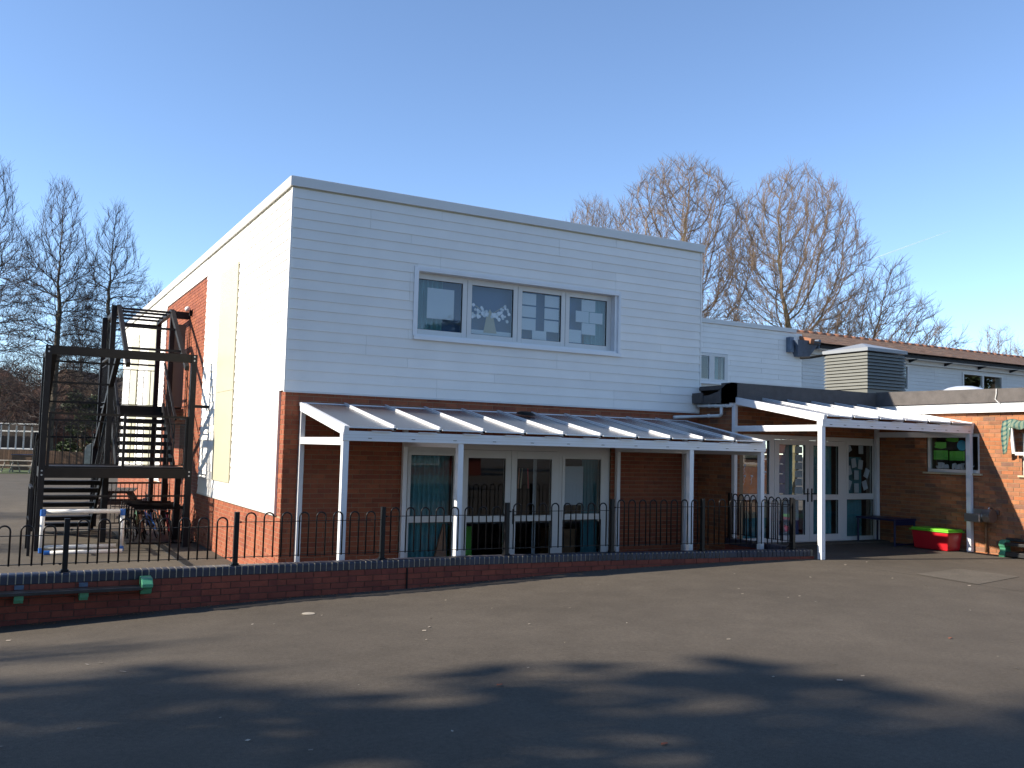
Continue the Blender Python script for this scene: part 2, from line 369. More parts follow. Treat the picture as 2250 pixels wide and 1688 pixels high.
# ------------------------------------------------------------------ ground
def sm(t): t = min(max(t, 0), 1); return t*t*(3-2*t)
def wall_y(x):                                           # back edge of the retaining wall
    pts = [(-60, -2.38), (2, -2.38), (4, -2.42), (6.6, -2.55), (8.2, -2.80)]
    for (a, b), (c, d) in zip(pts, pts[1:]):
        if x <= c: return b+(d-b)*max(0, (x-a))/(c-a)
    return -2.8
def wall_z(x): return .70-.02*sm((x-1)/4)-.03*sm((x-3.5)/4)
def zg(x, y):
    pts = [(-60, .12), (-4.5, .12), (-3.65, .16), (-.5, .29), (1.4, .33), (4, .44), (6.5, .485), (8, .5), (60, .5)]
    v = .5
    for (a, b), (c, d) in zip(pts, pts[1:]):
        if x <= c: v = b+(d-b)*(x-a)/(c-a); break
    k = sm((-2.6-y)/5.5)
    return v*(1-k)+.5*k
g = MB(); xs = [-60, -40, -25, -15, -10, -7]+[-5+.25*i for i in range(52)]; xs = [x for x in xs if x < 7.99]+[7.99]
xs2 = [8.0, 8.8, 9.6, 10.4, 11.2, 12.2, 14, 20, 30, 45, 60]
ts = [0, .01, .02, .03, .045, .06, .08, .1, .13, .17, .22, .3, .45, .7, 1]
for XS, top in ((xs, None), (xs2, -.9)):
    b = len(g.v)
    for x in XS:
        yt = (wall_y(x)-.12) if top is None else top
        for t in ts:
            y = yt+(-60-yt)*t; g.v.append((x, y, zg(x, y)))
    n = len(ts)
    for i in range(len(XS)-1):
        for j in range(n-1): g.f.append((b+i*n+j, b+i*n+j+1, b+(i+1)*n+j+1, b+(i+1)*n+j)); g.r.append(0)
g.build('playground_tarmac', 'tarmac', smooth=True, kind='structure')
B(-60, 8.15, -2.5, 46.5, -.3, .03).build('terrace_tarmac', 'tarmac2', kind='structure')
B(-70, 60, 46.5, 60, -.3, .05).build('grass_verge', 'grass', kind='structure')
B(-1500, 1500, -1500, 1500, -.6, -.32).build('ground', 'earth', kind='structure')
MB().add([(8.10, -4.93, .505), (9.42, -4.73, .505), (9.42, -5.68, .505), (8.0, -5.98, .505)], [(3, 2, 1, 0)]).build('tarmac_patch', 'patch', kind='structure')
B(8.22, 12.05, -1.35, -1.05, .5, .53).build('door_threshold', 'tarmac2', kind='structure')
# drain channel in the alley
d = thing('drain_channel', 'long grey slotted drain channel set in the tarmac beside the brick side wall', 'drain', (-.78, 2.5, .03))
B(-.86, -.70, -1.6, 11, .031, .036).build('channel', 'drain', d)
m = MB()
for i in range(126): m.box(-.845, -.715, -1.55+i*.1, -1.51+i*.1, .036, .040)
m.build('slot', 'seal', d)
c = thing('drain_cover', 'small round dull drain cover in the tarmac in front of the low wall', 'drain cover', (-.684, -3.865, zg(-.684, -3.865)))
MB().lathe((-.684, -3.865, zg(-.684, -3.865)), [(.085, 0), (.085, .006), (.078, .008)], 24).build('rim', 'patch', c)
MB().lathe((-.684, -3.865, zg(-.684, -3.865)), [(.07, .008), (.07, .010)], 24).build('lid', 'oldwood', c)
# litter
m = MB(); rg = random.Random(4)
for i in range(70):
    x, y = rg.uniform(-4.5, 9), rg.uniform(-9.5, -3.4); z = zg(x, y)+.004; s_ = rg.uniform(.004, .012); a = rg.uniform(0, 6.28); l = s_*rg.uniform(1, 2.5)
    c_, s2 = math.cos(a), math.sin(a)
    m.add([(x+c_*l*u-s2*s_*v, y+s2*l*u+c_*s_*v, z+h) for u, v, h in ((-1,-1,0),(1,-1,.002),(1,1,.006),(-1,1,.003))], [(0,1,2,3)], rg.random())
m.build('leaf_litter', 'litter', kind='stuff')
for i, (x, y) in enumerate(((-.55, -8.05), (-.3, -9.6), (4.2, -8.25))):
    z = zg(x, y)+.005
    MB().add([(x-.024, y, z), (x-.007, y-.015, z+.006), (x+.02, y-.008, z+.003), (x+.027, y+.004, z+.008), (x+.008, y+.017, z+.004), (x-.014, y+.012, z+.007)], [(0,1,2,3,4,5)]).build(
        'dead_leaf', 'leafr', label=('orange dead leaf lying on tarmac at the upper edge of the tree shadow', 'brown dead leaf lying inside the tree shadow', 'dark curled dead leaf at the edge of the right hand shadow')[i], cat='leaf')
# debris strip at the foot of the low wall
m = MB(); rg = random.Random(9)
for i in range(420):
    x = rg.uniform(-4.4, 8); y = wall_y(x)-.235-abs(rg.gauss(0, .07)); z = zg(x, y)+.003; s_ = rg.uniform(.006, .02); a = rg.uniform(0, 6.28); c_, s2 = math.cos(a)*s_, math.sin(a)*s_
    m.add([(x-c_, y-s2, z), (x+s2, y-c_, z+.006), (x+c_, y+s2, z+.003), (x-s2, y+c_, z+.008)], [(0,1,2,3)], rg.random())
m.build('wall_foot_debris', 'wood', kind='stuff')

# ------------------------------------------------------------------ retaining wall
rw = thing('retaining_wall', 'low curved red brick wall with a coping of blue bricks on edge, carrying the black fence', 'wall', (2, -2.5, .1))
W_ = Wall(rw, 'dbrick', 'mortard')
x = -4.3; st = []
while x < 8.1:
    st.append(x); dy = wall_y(x+.1)-wall_y(x); x += .45/math.sqrt(1+(dy/.1)**2)
st.append(8.1)
for i, (a, b) in enumerate(zip(st, st[1:])):
    P = Vector((a, wall_y(a)-.215, 0)); Q = Vector((b, wall_y(b)-.215, 0)); U = (Q-P); L_ = U.length; U.normalize(); N = Vector((U.y, -U.x, 0))
    zt = wall_z((a+b)/2)-.105; zb = min(zg(a, -2.7), zg(b, -2.7))-.08
    # courses hang from the coping so the joints follow it
    for k in range(9):
        c1 = zt-.075*k-.005; c0 = c1-.065
        if c1 < zb: break
        for q0, q1 in ([(0.005, .22), (.23, min(L_, .445))] if k % 2 == 0 else [(0, .1075), (.1175, .3325), (.3425, L_)]):
            if q1 > L_: q1 = L_
            if q1-q0 < .03: continue
            ctr = P+U*(q0+q1)/2-N*.018; W_.br.append((Vector((ctr.x, ctr.y, (c0+c1)/2)), q1-q0, c1-c0, math.atan2(U.y, U.x), random.random()))
    vs = [(q.x, q.y, z) for z in (zb-.1, zt) for q in (P-N*.007, Q-N*.007, Q-N*.2, P-N*.2)]
    W_.core.add(vs, [(0,3,2,1),(4,5,6,7),(0,1,5,4),(1,2,6,5),(2,3,7,6),(3,0,4,7)])
W_.core.box(-30, -4.3, -2.58, -2.40, -.3, .6)
W_.done('wall', 295)
MB().box(-30, -4.3, -2.605, -2.37, .6, .70).build('coping', 'blue', rw)
prof = [(0, 0), (0, .078), (.012, .097), (.03, .1025), (.185, .1025), (.203, .097), (.215, .078), (.215, 0)]
cb = MB().prism([(y-.215, z) for y, z in prof], 0, -.0325, .0325).mesh('coping_brick', 'blue')
mj = MB(); x = -4.25; n = 0
while x < 8.05 and n < 298:
    U = Vector((.1, wall_y(x+.1)-wall_y(x), 0)).normalized(); o = bpy.data.objects.new('coping_brick', cb); COL.objects.link(o); o.parent = rw
    o.location = Vector((x, wall_y(x), wall_z(x)-.1025+random.uniform(-.0015, .0015)))-rw.location; o.rotation_euler = (random.uniform(-.008, .008), 0, math.atan2(U.y, U.x))
    xm = x+.0375*U.x; 
    mj.box(xm-.006, xm+.006, wall_y(xm)-.211, wall_y(xm)-.004, wall_z(xm)-.1025, wall_z(xm)-.0035); x += .075*U.x; n += 1
mj.build('mortar_joints', 'joint', rw, kind='stuff')
MB().box(1.0, 1.018, -2.612, -2.58, .2, .59).build('movement_joint', 'seal', rw)
# low return wall closing the terrace
rw2 = thing('return_wall', 'short low brick return wall running back from the low front wall to the doorway corner', 'wall', (8.02, -1.8, .1))
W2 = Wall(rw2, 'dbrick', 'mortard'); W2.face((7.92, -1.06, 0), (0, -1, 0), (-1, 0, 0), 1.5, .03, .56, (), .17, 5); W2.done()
for i in range(20):
    o = bpy.data.objects.new('coping_brick', cb); COL.objects.link(o); o.parent = rw2
    o.location = Vector((8.12, -1.1-i*.075, .5575))-rw2.location; o.rotation_euler = (0, 0, R(-90))

# ------------------------------------------------------------------ bow top fences
hoop_cache = {}
def hoop_mesh(h, w_=.118):
    k = round(h, 3)
    if k not in hoop_cache:
        pts = [(-w_/2, 0, 0), (-w_/2, 0, h-w_/2)]+[(-w_/2*math.cos(t), 0, h-w_/2+w_/2*math.sin(t)) for t in [math.pi*i/10 for i in range(1, 10)]]+[(w_/2, 0, h-w_/2), (w_/2, 0, 0)]
        hoop_cache[k] = MB().tube(pts, .0105, 6).mesh('hoop', 'black', True)
    return hoop_cache[k]
def bow_fence(pos, tops, bots, label, nh=8, base=None):
    f = thing('bow_top_fence', label, 'fence', (pos[0][0], pos[0][1], bots[0]))
    for i, (x, y) in enumerate(pos):
        zt = tops[min(i, len(tops)-1)]+.015; zb = (base(x) if base else .66)
        MB().box(x-.028, x+.028, y-.028, y+.028, zb+.01, zt+.01).box(x-.055, x+.055, y-.055, y+.055, zb, zb+.012).box(x-.04, x+.04, y-.04, y+.04, zb+.012, zb+.03).build('post', 'black', f, .003)
    for i, (a, b) in enumerate(zip(pos, pos[1:])):
        A, Bq = Vector((*a, 0)), Vector((*b, 0)); d_ = (Bq-A); L_ = d_.length; d_.normalize(); T, Bo = tops[i], bots[i]
        for zz in (T-.10, Bo+.005):
            MB().bar(A+d_*.03+Vector((0,0,zz)), Bq-d_*.03+Vector((0,0,zz)), .022, .008).build('rail', 'black', f)
        step = (L_-.12)/nh
        for k in range(nh):
            q = A+d_*(.06+step*(k+.5)); o = bpy.data.objects.new('hoop', hoop_mesh(T-Bo+.02)); COL.objects.link(o); o.parent = f
            o.location = Vector((q.x, q.y, Bo-.01))-f.location; o.rotation_euler = (0, 0, math.atan2(d_.y, d_.x))
        for e, zz in ((A+d_*.05, T-.10), (Bq-d_*.05, Bo)):
            MB().lathe((e.x, e.y, zz-.01), [(.012, 0), (.016, .01), (.012, .02)], 8).build('clamp', 'black', f)
    return f
fx = [-4.95, -3.06, -1.2, .69, 2.55, 4.33, 6.02, 7.78]
bow_fence([(x, wall_y(x)-.11) for x in fx], [1.207, 1.265, 1.318, 1.362, 1.405, 1.45, 1.455, 1.46], [.79]*4+[.785, .775, .76, .76],
          'long black bow top railing along the top of the low front wall', 8, lambda x: wall_z(x)-.003)
bow_fence([(7.98, -2.62), (7.98, -1.85), (7.98, -1.12)], [1.46, 1.46], [.75, .75], 'short black bow top railing on the return wall by the courtyard doors', 4, lambda x: .657)

# ------------------------------------------------------------------ main building
mb = thing('main_building', 'two storey school block of red brick below and white horizontal cladding above', 'building', (4, 8, 0))
WX, DX = 8.17, 22.0
win_op = (2.1, 6.2, 4.0, 5.13); door_op = (2.05, 6.1, .03, 2.27)
W_ = Wall(mb, 'brick', 'mortar')
W_.face((0, 0, 0), (1, 0, 0), (0, -1, 0), WX, .0, 2.985, [door_op], .3, 11, cw=(.012, 0))
side_ops = [(0, 6.6, 1.08, 6.2)]
W_.face((0, 6.62, 0), (0, -1, 0), (-1, 0, 0), 6.62, 0, 1.065, (), .3, 12, cw=(0, .012))              # dado under the white panel
W_.face((0, .235, 0), (0, -1, 0), (-1, 0, 0), .235, 1.08, 2.985, (), .3, 13, cw=(0, .012))            # pier strip at the corner
W_.face((0, 12.15, 0), (0, -1, 0), (-1, 0, 0), 5.53, 0, 5.77, (), .3, 14)              # tall brick panel behind the stairs
W_.face((0, DX, 0), (0, -1, 0), (-1, 0, 0), DX-12.15, 0, 1.065, (), .3, 15)
W_.done()
m = MB()                                                  # inner leaf behind cladding, roof, floors
for a, b, c, d in rects(0.01, WX, 2.99, 6.15, [win_op]): m.box(a, b, .002, .3, c, d)
m.box(.002, .3, .3, 12.16, 5.78, 6.15).box(.002, .3, .3, 6.61, 1.07, 6.15).box(.002, .3, 12.16, DX, 1.07, 6.15).box(WX-.3, WX, .3, DX, 0, 6.15).box(.3, WX-.3, DX-.3, DX, 0, 6.15).box(.3, WX-.3, .3, DX-.3, 5.95, 6.1)
m.build('wall_core', 'clad', mb)
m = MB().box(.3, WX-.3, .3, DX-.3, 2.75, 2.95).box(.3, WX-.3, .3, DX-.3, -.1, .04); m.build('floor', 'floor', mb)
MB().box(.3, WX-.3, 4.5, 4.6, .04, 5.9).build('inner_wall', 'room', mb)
boards(mb, (0, 0, 0), (1, 0, 0), (0, -1, 0), WX, 3.0, 6.155, [win_op], seed=3)
boards(mb, (0, 6.6, 0), (0, -1, 0), (-1, 0, 0), 6.6, 3.0, 6.155, (), seed=4)
boards(mb, (0, 6.6, 0), (0, -1, 0), (-1, 0, 0), 6.365, 1.104, 3.0, (), seed=5)
boards(mb, (0, 12.15, 0), (0, -1, 0), (-1, 0, 0), 5.55, 5.79, 6.155, (), seed=6)
boards(mb, (0, DX, 0), (0, -1, 0), (-1, 0, 0), DX-12.15, 1.104, 6.155, (), seed=7)
# corner trims and edge beads
B(-.034, .0, -.034, .0, 3.0, 6.155).build('corner_trim', 'clad', mb)
B(-.036, -.001, .233, .262, 1.075, 3.0).build('edge_bead', 'alu', mb)
B(-.036, -.001, .262, 6.6, 1.072, 1.104).build('edge_bead', 'alu', mb)
B(-.034, WX, -.034, -.001, 2.972, 2.999).build('edge_bead', 'alu', mb)
B(WX-.0, WX+.034, -.034, .1, 3.0, 6.155).build('corner_trim', 'clad', mb)
for y0, y1 in ((3.47, 5.05), (13.6, 15.2), (17.6, 19.4)):
    MB().box(-.05, -.028, y0, y1, 1.43, 3.155).box(-.05, -.028, y0, y1, 3.162, 5.58).build('cream_panel', 'cream', mb)
# coping of pressed metal
MB().box(-.07, WX+.07, -.07, .25, 6.175, 6.325).box(-.05, WX+.05, -.05, .25, 6.325, 6.335).build('coping', 'alu', mb)
MB().box(-.07, .25, .25, 9.6, 6.175, 6.325).box(-.07, .25, 9.61, DX+.07, 6.175, 6.34).build('coping', 'alu', mb)
MB().box(-.035, WX+.03, -.03, .1, 6.155, 6.175).box(-.03, .1, .1, DX, 6.155, 6.175).build('coping_shadow_gap', 'cream', mb)
MB().box(8.0, WX+.07, .25, DX, 6.175, 6.325).build('coping', 'alu', mb)

def casement(parent, x0, x1, z0, z1, y, panes, splits, name='window', sill=True, depth=.07, vents=()):
    fr = frame_mesh(x0, x1, z0, z1, y, y+depth, panes).build(name, 'upvc', parent, .004)
    for a, b, c, d in panes:
        ln = B(a-.0, b+.0, y+.028, y+.034, c, d).build('pane', 'glass', fr); 
        MB().box(a, a+.006, y+.012, y+.028, c, d).box(b-.006, b, y+.012, y+.028, c, d).box(a+.006, b-.006, y+.012, y+.028, c, c+.006).box(a+.006, b-.006, y+.012, y+.028, d-.006, d).build('seal', 'seal', fr)
    for s_ in splits: B(s_-.003, s_+.003, y-.001, y+.004, z0+.03, z1-.03).build('joint', 'seal', fr)
    for a, b, zz in vents: B(a, b, y-.006, y-.0005, zz, zz+.014).build('trickle_vent', 'upvc', fr)
    return fr
# upstairs window in its reveal
UPG = [(2.20, 3.02), (3.20, 4.02), (4.20, 5.02), (5.20, 6.03)]
wn = casement(mb, 2.13, 6.13, 4.05, 5.10, .12, [(a, b, 4.15, 5.0) for a, b in UPG], (3.11, 4.11, 5.11), vents=((3.35, 3.85, 5.03), (4.35, 4.85, 5.03)))
MB().box(2.1, 2.13, -.04, .2, 4.0, 5.13).box(6.13, 6.2, .0, .2, 4.0, 5.13).box(6.185, 6.2, -.04, 0, 4.0, 5.13).box(2.13, 6.185, -.04, .2, 5.10, 5.13).build('reveal', 'wmetal', wn)
MB().box(2.06, 6.24, -.075, .12, 3.985, 4.01).box(2.06, 6.24, -.075, -.06, 3.95, 3.985).box(2.13, 6.13, .0, .12, 4.01, 4.05).build('sill', 'wmetal', wn)
MB().box(2.05, 2.098, -.045, -.02, 4.02, 5.17).box(6.2, 6.235, -.045, -.02, 4.02, 5.17).box(2.098, 6.2, -.045, -.02, 5.13, 5.17).build('trim', 'wmetal', wn)
# ground floor door set
dz = [(2.13, 2.905, 1.05, 2.05), (3.18, 3.90, 1.035, 2.02), (4.13, 4.84, 1.035, 2.02), (5.12, 5.90, 1.05, 2.035)]
lo = [(2.12, 2.91, .10, .945), (3.17, 3.905, .17, .935), (4.12, 4.845, .17, .935), (5.09, 5.93, .10, .945)]
def doorset(parent, x0, x1, z0, z1, y, ups, los, leafs, meet, hz):
    sides = [0, 3]
    fr = frame_mesh(x0, x1, z0, z1, y, y+.07, [ups[0], los[0], ups[3], los[3], (leafs[0], leafs[1], z0+.03, leafs[2])]).build('window', 'upvc', parent, .004)
    for i in sides:
        for a, b, c, d in (ups[i], los[i]): 
            B(a, b, y+.028, y+.034, c, d).build('pane', 'glass', fr)
            MB().box(a, a+.006, y+.012, y+.028, c, d).box(b-.006, b, y+.012, y+.028, c, d).box(a+.006, b-.006, y+.012, y+.028, d-.006, d).build('seal', 'seal', fr)
        a, b, c, d = ups[i]; frame_mesh(a-.06, b+.06, c-.06, d+.06, y-.012, y-.0005, [(a, b, c, d)]).build('sash', 'upvc', fr, .003)
        B(a+.15, b-.2, y-.02, y-.012, d+.025, d+.04).build('trickle_vent', 'upvc', fr)
    for i, (a0, b0) in enumerate(((leafs[0]+.004, meet-.004), (meet+.004, leafs[1]-.004))):
        u, l = ups[1+i], los[1+i]
        lf = frame_mesh(a0, b0, z0+.035, leafs[2]-.004, y-.006, y+.064, [u, l]).build('door', 'upvc', parent, .004)
        for a, b, c, d in (u, l): 
            B(a, b, y+.022, y+.028, c, d).build('pane', 'glass', lf)
            MB().box(a, a+.006, y+.006, y+.022, c, d).box(b-.006, b, y+.006, y+.022, c, d).box(a+.006, b-.006, y+.006, y+.022, d-.006, d).build('seal', 'seal', lf)
        xh = meet-.055 if i == 0 else meet+.055; sg = -1 if i == 0 else 1
        MB().box(xh-.016, xh+.016, y-.014, y-.006, hz-.13, hz+.13).tube([(xh, y-.01, hz+.03), (xh, y-.05, hz+.03)], .009, 8).tube([(xh, y-.05, hz+.03), (xh+sg*.12, y-.055, hz+.03)], .009, 8).build('handle', 'black', lf, smooth=False)
    B(meet-.004, meet+.004, y+.01, y+.05, z0+.035, leafs[2]).build('joint', 'seal', fr)
    return fr
doorset(mb, 2.05, 6.10, .04, 2.27, .04, dz, lo, (3.03, 5.0, 2.16), 4.015, 1.02)
# a small overflow pipe, stains
MB().tube([(3.3, .02, 2.60), (3.3, -.05, 2.60)], .015, 8).build('overflow_pipe', 'pipe', mb)

# ------------------------------------------------------------------ things inside the windows
def paper(name, x0, x1, z0, z1, y, m, label, cat='paper', group=None, rot=0):
    cx, cz = (x0+x1)/2, (z0+z1)/2; c_, s_ = math.cos(rot), math.sin(rot); vs = []
    for yy in (y, y+.002):
        for a, b in ((x0-cx, z0-cz), (x1-cx, z0-cz), (x1-cx, z1-cz), (x0-cx, z1-cz)): vs.append((cx+a*c_-b*s_, yy, cz+a*s_+b*c_))
    return MB().add(vs, [(0,1,2,3),(7,6,5,4),(0,4,5,1),(1,5,6,2),(2,6,7,3),(3,7,4,0)]).build(name, m, None, label=label, cat=cat, group=group)
def curtain(name, x0, x1, z0, z1, y, m, label, amp=.025, pitch=.09):
    g_ = MB(); n = max(4, int((x1-x0)/pitch*8)); 
    for i in range(n+1):
        u = x0+(x1-x0)*i/n; yy = y+amp*math.sin((u-x0)/pitch*2*math.pi)
        g_.v += [(u, yy, z0), (u, yy, z1), (u, yy+.003, z1), (u, yy+.003, z0)]
    for i in range(n):
        b = i*4
        for k in range(4): g_.f.append((b+k, b+4+k, b+4+(k+1)%4, b+(k+1)%4)); g_.r.append(0)
    return g_.build(name, m, None, smooth=False, label=label, cat='curtain')
Y0 = .165
def upp(i, u0, u1, v0, v1):
    a, b = UPG[i]; return a+(b-a)*u0, a+(b-a)*u1, 5.0-.85*v1, 5.0-.85*v0
paper('art_paper', *upp(0, .22, .83, .15, .76), Y0, 'paper', 'large square white sheet in the leftmost upstairs window pane', 'paper')
curtain('curtain', 2.17, 2.70, 4.08, 5.05, .27, 'teal', 'teal curtain behind the leftmost upstairs window pane')
curtain('curtain', 5.62, 6.1, 4.08, 5.05, .27, 'teal', 'teal curtain at the right edge of the upstairs window')
for a, b, l in ((2.72, 3.08, 'leftmost'), (3.14, 4.08, 'second'), (4.14, 5.08, 'third'), (5.14, 5.6, 'rightmost')):
    B(a, b, .30, .315, 4.08, 5.05).build('display_board', 'navy', label='dark blue backing board behind the %s upstairs window pane' % l, cat='board')
pt = thing('paper_tree', 'white blossoming paper tree with a beige trunk in the second upstairs window pane', 'decoration', (3.6, Y0, 4.2))
MB().prism([(3.46, 4.2), (3.72, 4.2), (3.64, 4.52), (3.58, 4.62), (3.52, 4.52)], 1, Y0, Y0+.003).build('trunk', 'beige', pt)
rg = random.Random(3)
for (sx, sz), (ex, ez) in (((3.58, 4.5), (3.24, 4.68)), ((3.56, 4.5), (3.3, 4.5)), ((3.6, 4.52), (3.9, 4.72)), ((3.62, 4.5), (3.85, 4.52))):
    MB().bar((sx, Y0+.001, sz), (ex, Y0+.001, ez), .003, .012, (0, 0, 1)).build('branch', 'beige', pt)
bl = []
for i in range(64):
    t = rg.random(); a = rg.choice((-1, 1))
    x_ = 3.58+a*(.04+.34*t)+rg.uniform(-.02, .02); z_ = 4.53+.18*t*rg.uniform(-.55, 1.0)+rg.uniform(-.05, .06)
    if not 3.215 < x_ < 4.005: continue
    r_ = rg.uniform(.022, .036); n = 7; a0 = rg.random()
    MB().prism([(x_+r_*math.cos(a0+6.283*k/n)*rg.uniform(.75, 1.1), z_+r_*math.sin(a0+6.283*k/n)*rg.uniform(.8, 1.2)) for k in range(n)], 1, Y0-.004-i*.0002, Y0-.003-i*.0002).build('blossom', 'paper', pt)
paper('snow_strip', 3.205, 4.015, 4.155, 4.235, Y0+.006, 'paper', 'pale paper strip along the foot of the second upstairs window pane')
gp = 'white sheets in the third upstairs window pane'
for c_, (u0, u1) in enumerate(((.02, .38), (.60, .97))):
    for r_, (v0, v1) in enumerate(((.03, .27), (.30, .53), (.56, .80))):
        paper('art_paper', *upp(2, u0, u1, v0, v1), Y0, 'paper', '%s white sheet of the %s column in the third upstairs window pane' % (('top', 'middle', 'lowest')[r_], ('left', 'right')[c_]), group=gp)
paper('art_paper', *upp(2, .30, .66, .80, .99), Y0+.004, 'paper', 'single white sheet at bottom centre of the third upstairs window pane', group=gp)
for q, l in (((.35, .72, .02, .27), 'topmost'), ((.20, .55, .275, .52), 'middle row left'), ((.565, .92, .28, .52), 'middle row right'), ((.36, .73, .53, .78), 'lower centre'), ((.0, .35, .70, .98), 'bottom left corner')):
    paper('art_paper', *upp(3, *q), Y0, 'paper', '%s white sheet in the rightmost upstairs window pane' % l, group='white sheets in the rightmost upstairs pane')
# downstairs
curtain('curtain', 2.1, 2.93, .06, 2.1, .22, 'teal', 'drawn teal curtain behind the leftmost downstairs glazing')
curtain('curtain', 5.62, 5.95, .06, 2.1, .24, 'teal', 'teal curtain behind the right hand downstairs glazing', .03, .07)
curtain('curtain', 4.60, 4.66, .06, 2.1, .28, 'sheer', 'narrow pale curtain edge behind the right downstairs door')
paper('notice_sheet', 5.16, 5.62, 1.20, 1.90, .2, 'paper', 'large pale sheet in the right hand downstairs side window')
MB().prism([(2.60, .12), (2.89, .12), (2.83, .90), (2.80, .90)], 1, .15, .20).build('paper_rocket', 'orange', label='tall orange paper triangle low in the leftmost downstairs glazing', cat='decoration')
cb_ = thing('cupboard', 'low brown wooden cupboard inside the right hand downstairs side window', 'cupboard', (5.35, .5, .04))
B(5.1, 5.58, .35, .8, .04, .72).build('body', 'wood', cb_); B(5.08, 5.60, .33, .82, .72, .75).build('top', 'wood', cb_)
B(3.2, 3.62, .7, 1.0, .04, .8).build('play_mat', 'lime', label='dim green play mat standing inside the left downstairs door', cat='mat')
for x_, m_, l, t_ in ((4.22, 'orange', 'orange', .02), (4.27, 'beige', 'yellow', .03), (4.43, 'red', 'red', -.02)):
    MB().bar((x_, .15, 1.5), (x_+t_, .15, 1.85), .02, .006).build('streamer', m_, label='%s paper streamer hanging inside the right downstairs door' % l, cat='streamer')

# ------------------------------------------------------------------ canopies
def canopy(name, label, posts, x0, x1, yb, yf, zb, zf, zm, raf, zbase, cross, pw_=.085):
    cn = thing(name, label, 'canopy', ((x0+x1)/2, yf, zbase[1]))
    sl_ = (zf-zb)/(yf-yb)
    for x_, back, front in posts:
        if front: 
            o = MB().box(x_-pw_/2, x_+pw_/2, yf-.045, yf+.045, zbase[1], zf-.12).build('post', 'wmetal', cn, .005)
            MB().lathe((x_-.01, yf-.046, zbase[1]+.14), [(.008, 0), (.008, .004)], 8).build('bolt_cap', 'seal', o)
        if back: B(x_-pw_/2+.006, x_+pw_/2-.006, yb-.085, yb-.003, zbase[0], zb-.07).build('post', 'wmetal', cn, .005)
        if cross: B(x_-pw_/2+.012, x_+pw_/2-.012, yf+.046, yb-.086, zm-.105, zm).build('cross_rail', 'wmetal', cn, .004)
    B(x0, x1, yf-.06, yf+.06, zf-.155, zf-.02).build('front_beam', 'wmetal', cn, .006)
    MB().box(x0, x1, yf-.066, yf-.0605, zf-.075, zf-.07).box(x0, x1, yf-.066, yf-.0605, zf-.11, zf-.105).build('beam_groove', 'alu', cn)
    B(x0, x1, yb-.07, yb-.002, zb-.02, zb+.04).build('back_rail', 'wmetal', cn, .005)
    for i in range(1, 13):
        xx = x0+(x1-x0)*(i-.4)/12
        B(xx-.025, xx+.025, yf-.069, yf-.0605, zf-.118, zf-.112).build('slot', 'seal', cn)
    for i, x_ in enumerate(raf):
        w2 = .022 if 0 < i < len(raf)-1 else .045; dp = .05 if 0 < i < len(raf)-1 else .13
        o = MB().bar((x_, yb-.01, zb+.02-dp/2+.025), (x_, yf-.07, zf+.02-dp/2+.025), w2*1.6, dp).build('rafter', 'wmetal', cn, .003)
        if 0 < i < len(raf)-1: MB().bar((x_, yb-.01, zb+.062), (x_, yf-.07, zf+.062), w2*1.3, .012).build('glazing_bar', 'wmetal', cn)
        B(x_-.016, x_+.016, yf-.088, yf-.08, zf-.0, zf+.03).build('end_cap', 'seal', o) if 0 < i < len(raf)-1 else None
    for a, b in zip(raf, raf[1:]):
        a += .026; b -= .026
        vs = [(xx, yy, zb+(yy-yb)*sl_+.03+t) for t in (0, .012) for xx, yy in ((a, yb-.03), (b, yb-.03), (b, yf-.085), (a, yf-.085))]
        MB().add(vs, [(0,1,2,3),(7,6,5,4),(0,4,5,1),(1,5,6,2),(2,6,7,3),(3,7,4,0)]).build('roof_panel', 'poly', cn)
        MB().box(a, b, yf-.098, yf-.085, zf+.018, zf+.036).build('panel_edge', 'wmetal', cn)
        MB().box(a+.33, b-.03, yf-.10, yf-.062, zf-.022, zf-.012).build('drip_clip', 'wmetal', cn)
    return cn
r1 = [.26+.6855*i for i in range(12)]
canopy('glazed_canopy', 'long white framed lean-to canopy with clear sloping panels over the terrace doors', [(.27, 1, 1), (1.98, 1, 1), (6.22, 1, 1), (7.80, 1, 1)],
       .215, 7.86, 0, -2.08, 2.785, 2.40, 2.29, r1, (.03, .03), True)
r2 = [8.16+.650*i for i in range(7)]
canopy('glazed_canopy', 'shorter white framed canopy over the courtyard doors in the corner', [(8.15, 1, 1), (12.045, 1, 1)],
       8.105, 12.09, -1.0, -3.11, 3.22, 2.845, 2.72, r2, (.5, .5), True)
fb = MB().lathe((0, 0, 0), [(.02, .035), (.10, .03), (.165, .0), (.17, -.008), (.15, .0)], 24).build('frisbee', 'seal', label='black disc lying on the roof of the long canopy', cat='frisbee')
fb.location = (4.02, -.42, 2.785+.04-.078+.045); fb.rotation_euler = (R(10), 0, 0)

# ------------------------------------------------------------------ courtyard extension
ex = thing('courtyard_extension', 'single storey brick extension with black felt roof edge and white double doors', 'building', (14, 0, .5))
ddo = (.15, 3.90, .5, 2.585); YE = -1.0
W_ = Wall(ex, 'brick2', 'mortar')
W_.face((8.17, YE, 0), (1, 0, 0), (0, -1, 0), 3.93, .48, 3.09, [ddo], .25, 21, cw=(.012, 0))
W_.face((8.17, 0.0, 0), (0, -1, 0), (-1, 0, 0), 1.0, .0, 3.1, (), .25, 22, cw=(0, .012))
rwin = (1.165, 2.28, 1.95, 2.69); rwin2 = (3.085, 4.6, 1.95, 2.69)
W_.face((12.1, YE, 0), (0, -1, 0), (-1, 0, 0), 5.2, .48, 3.075, [rwin, rwin2], .3, 23)
W_.done()
MB().box(8.45, 12.0, -.6, 6.9, .4, .5).box(12.4, 20, -5.9, 6.9, .4, .5).build('floor', 'floor', ex)
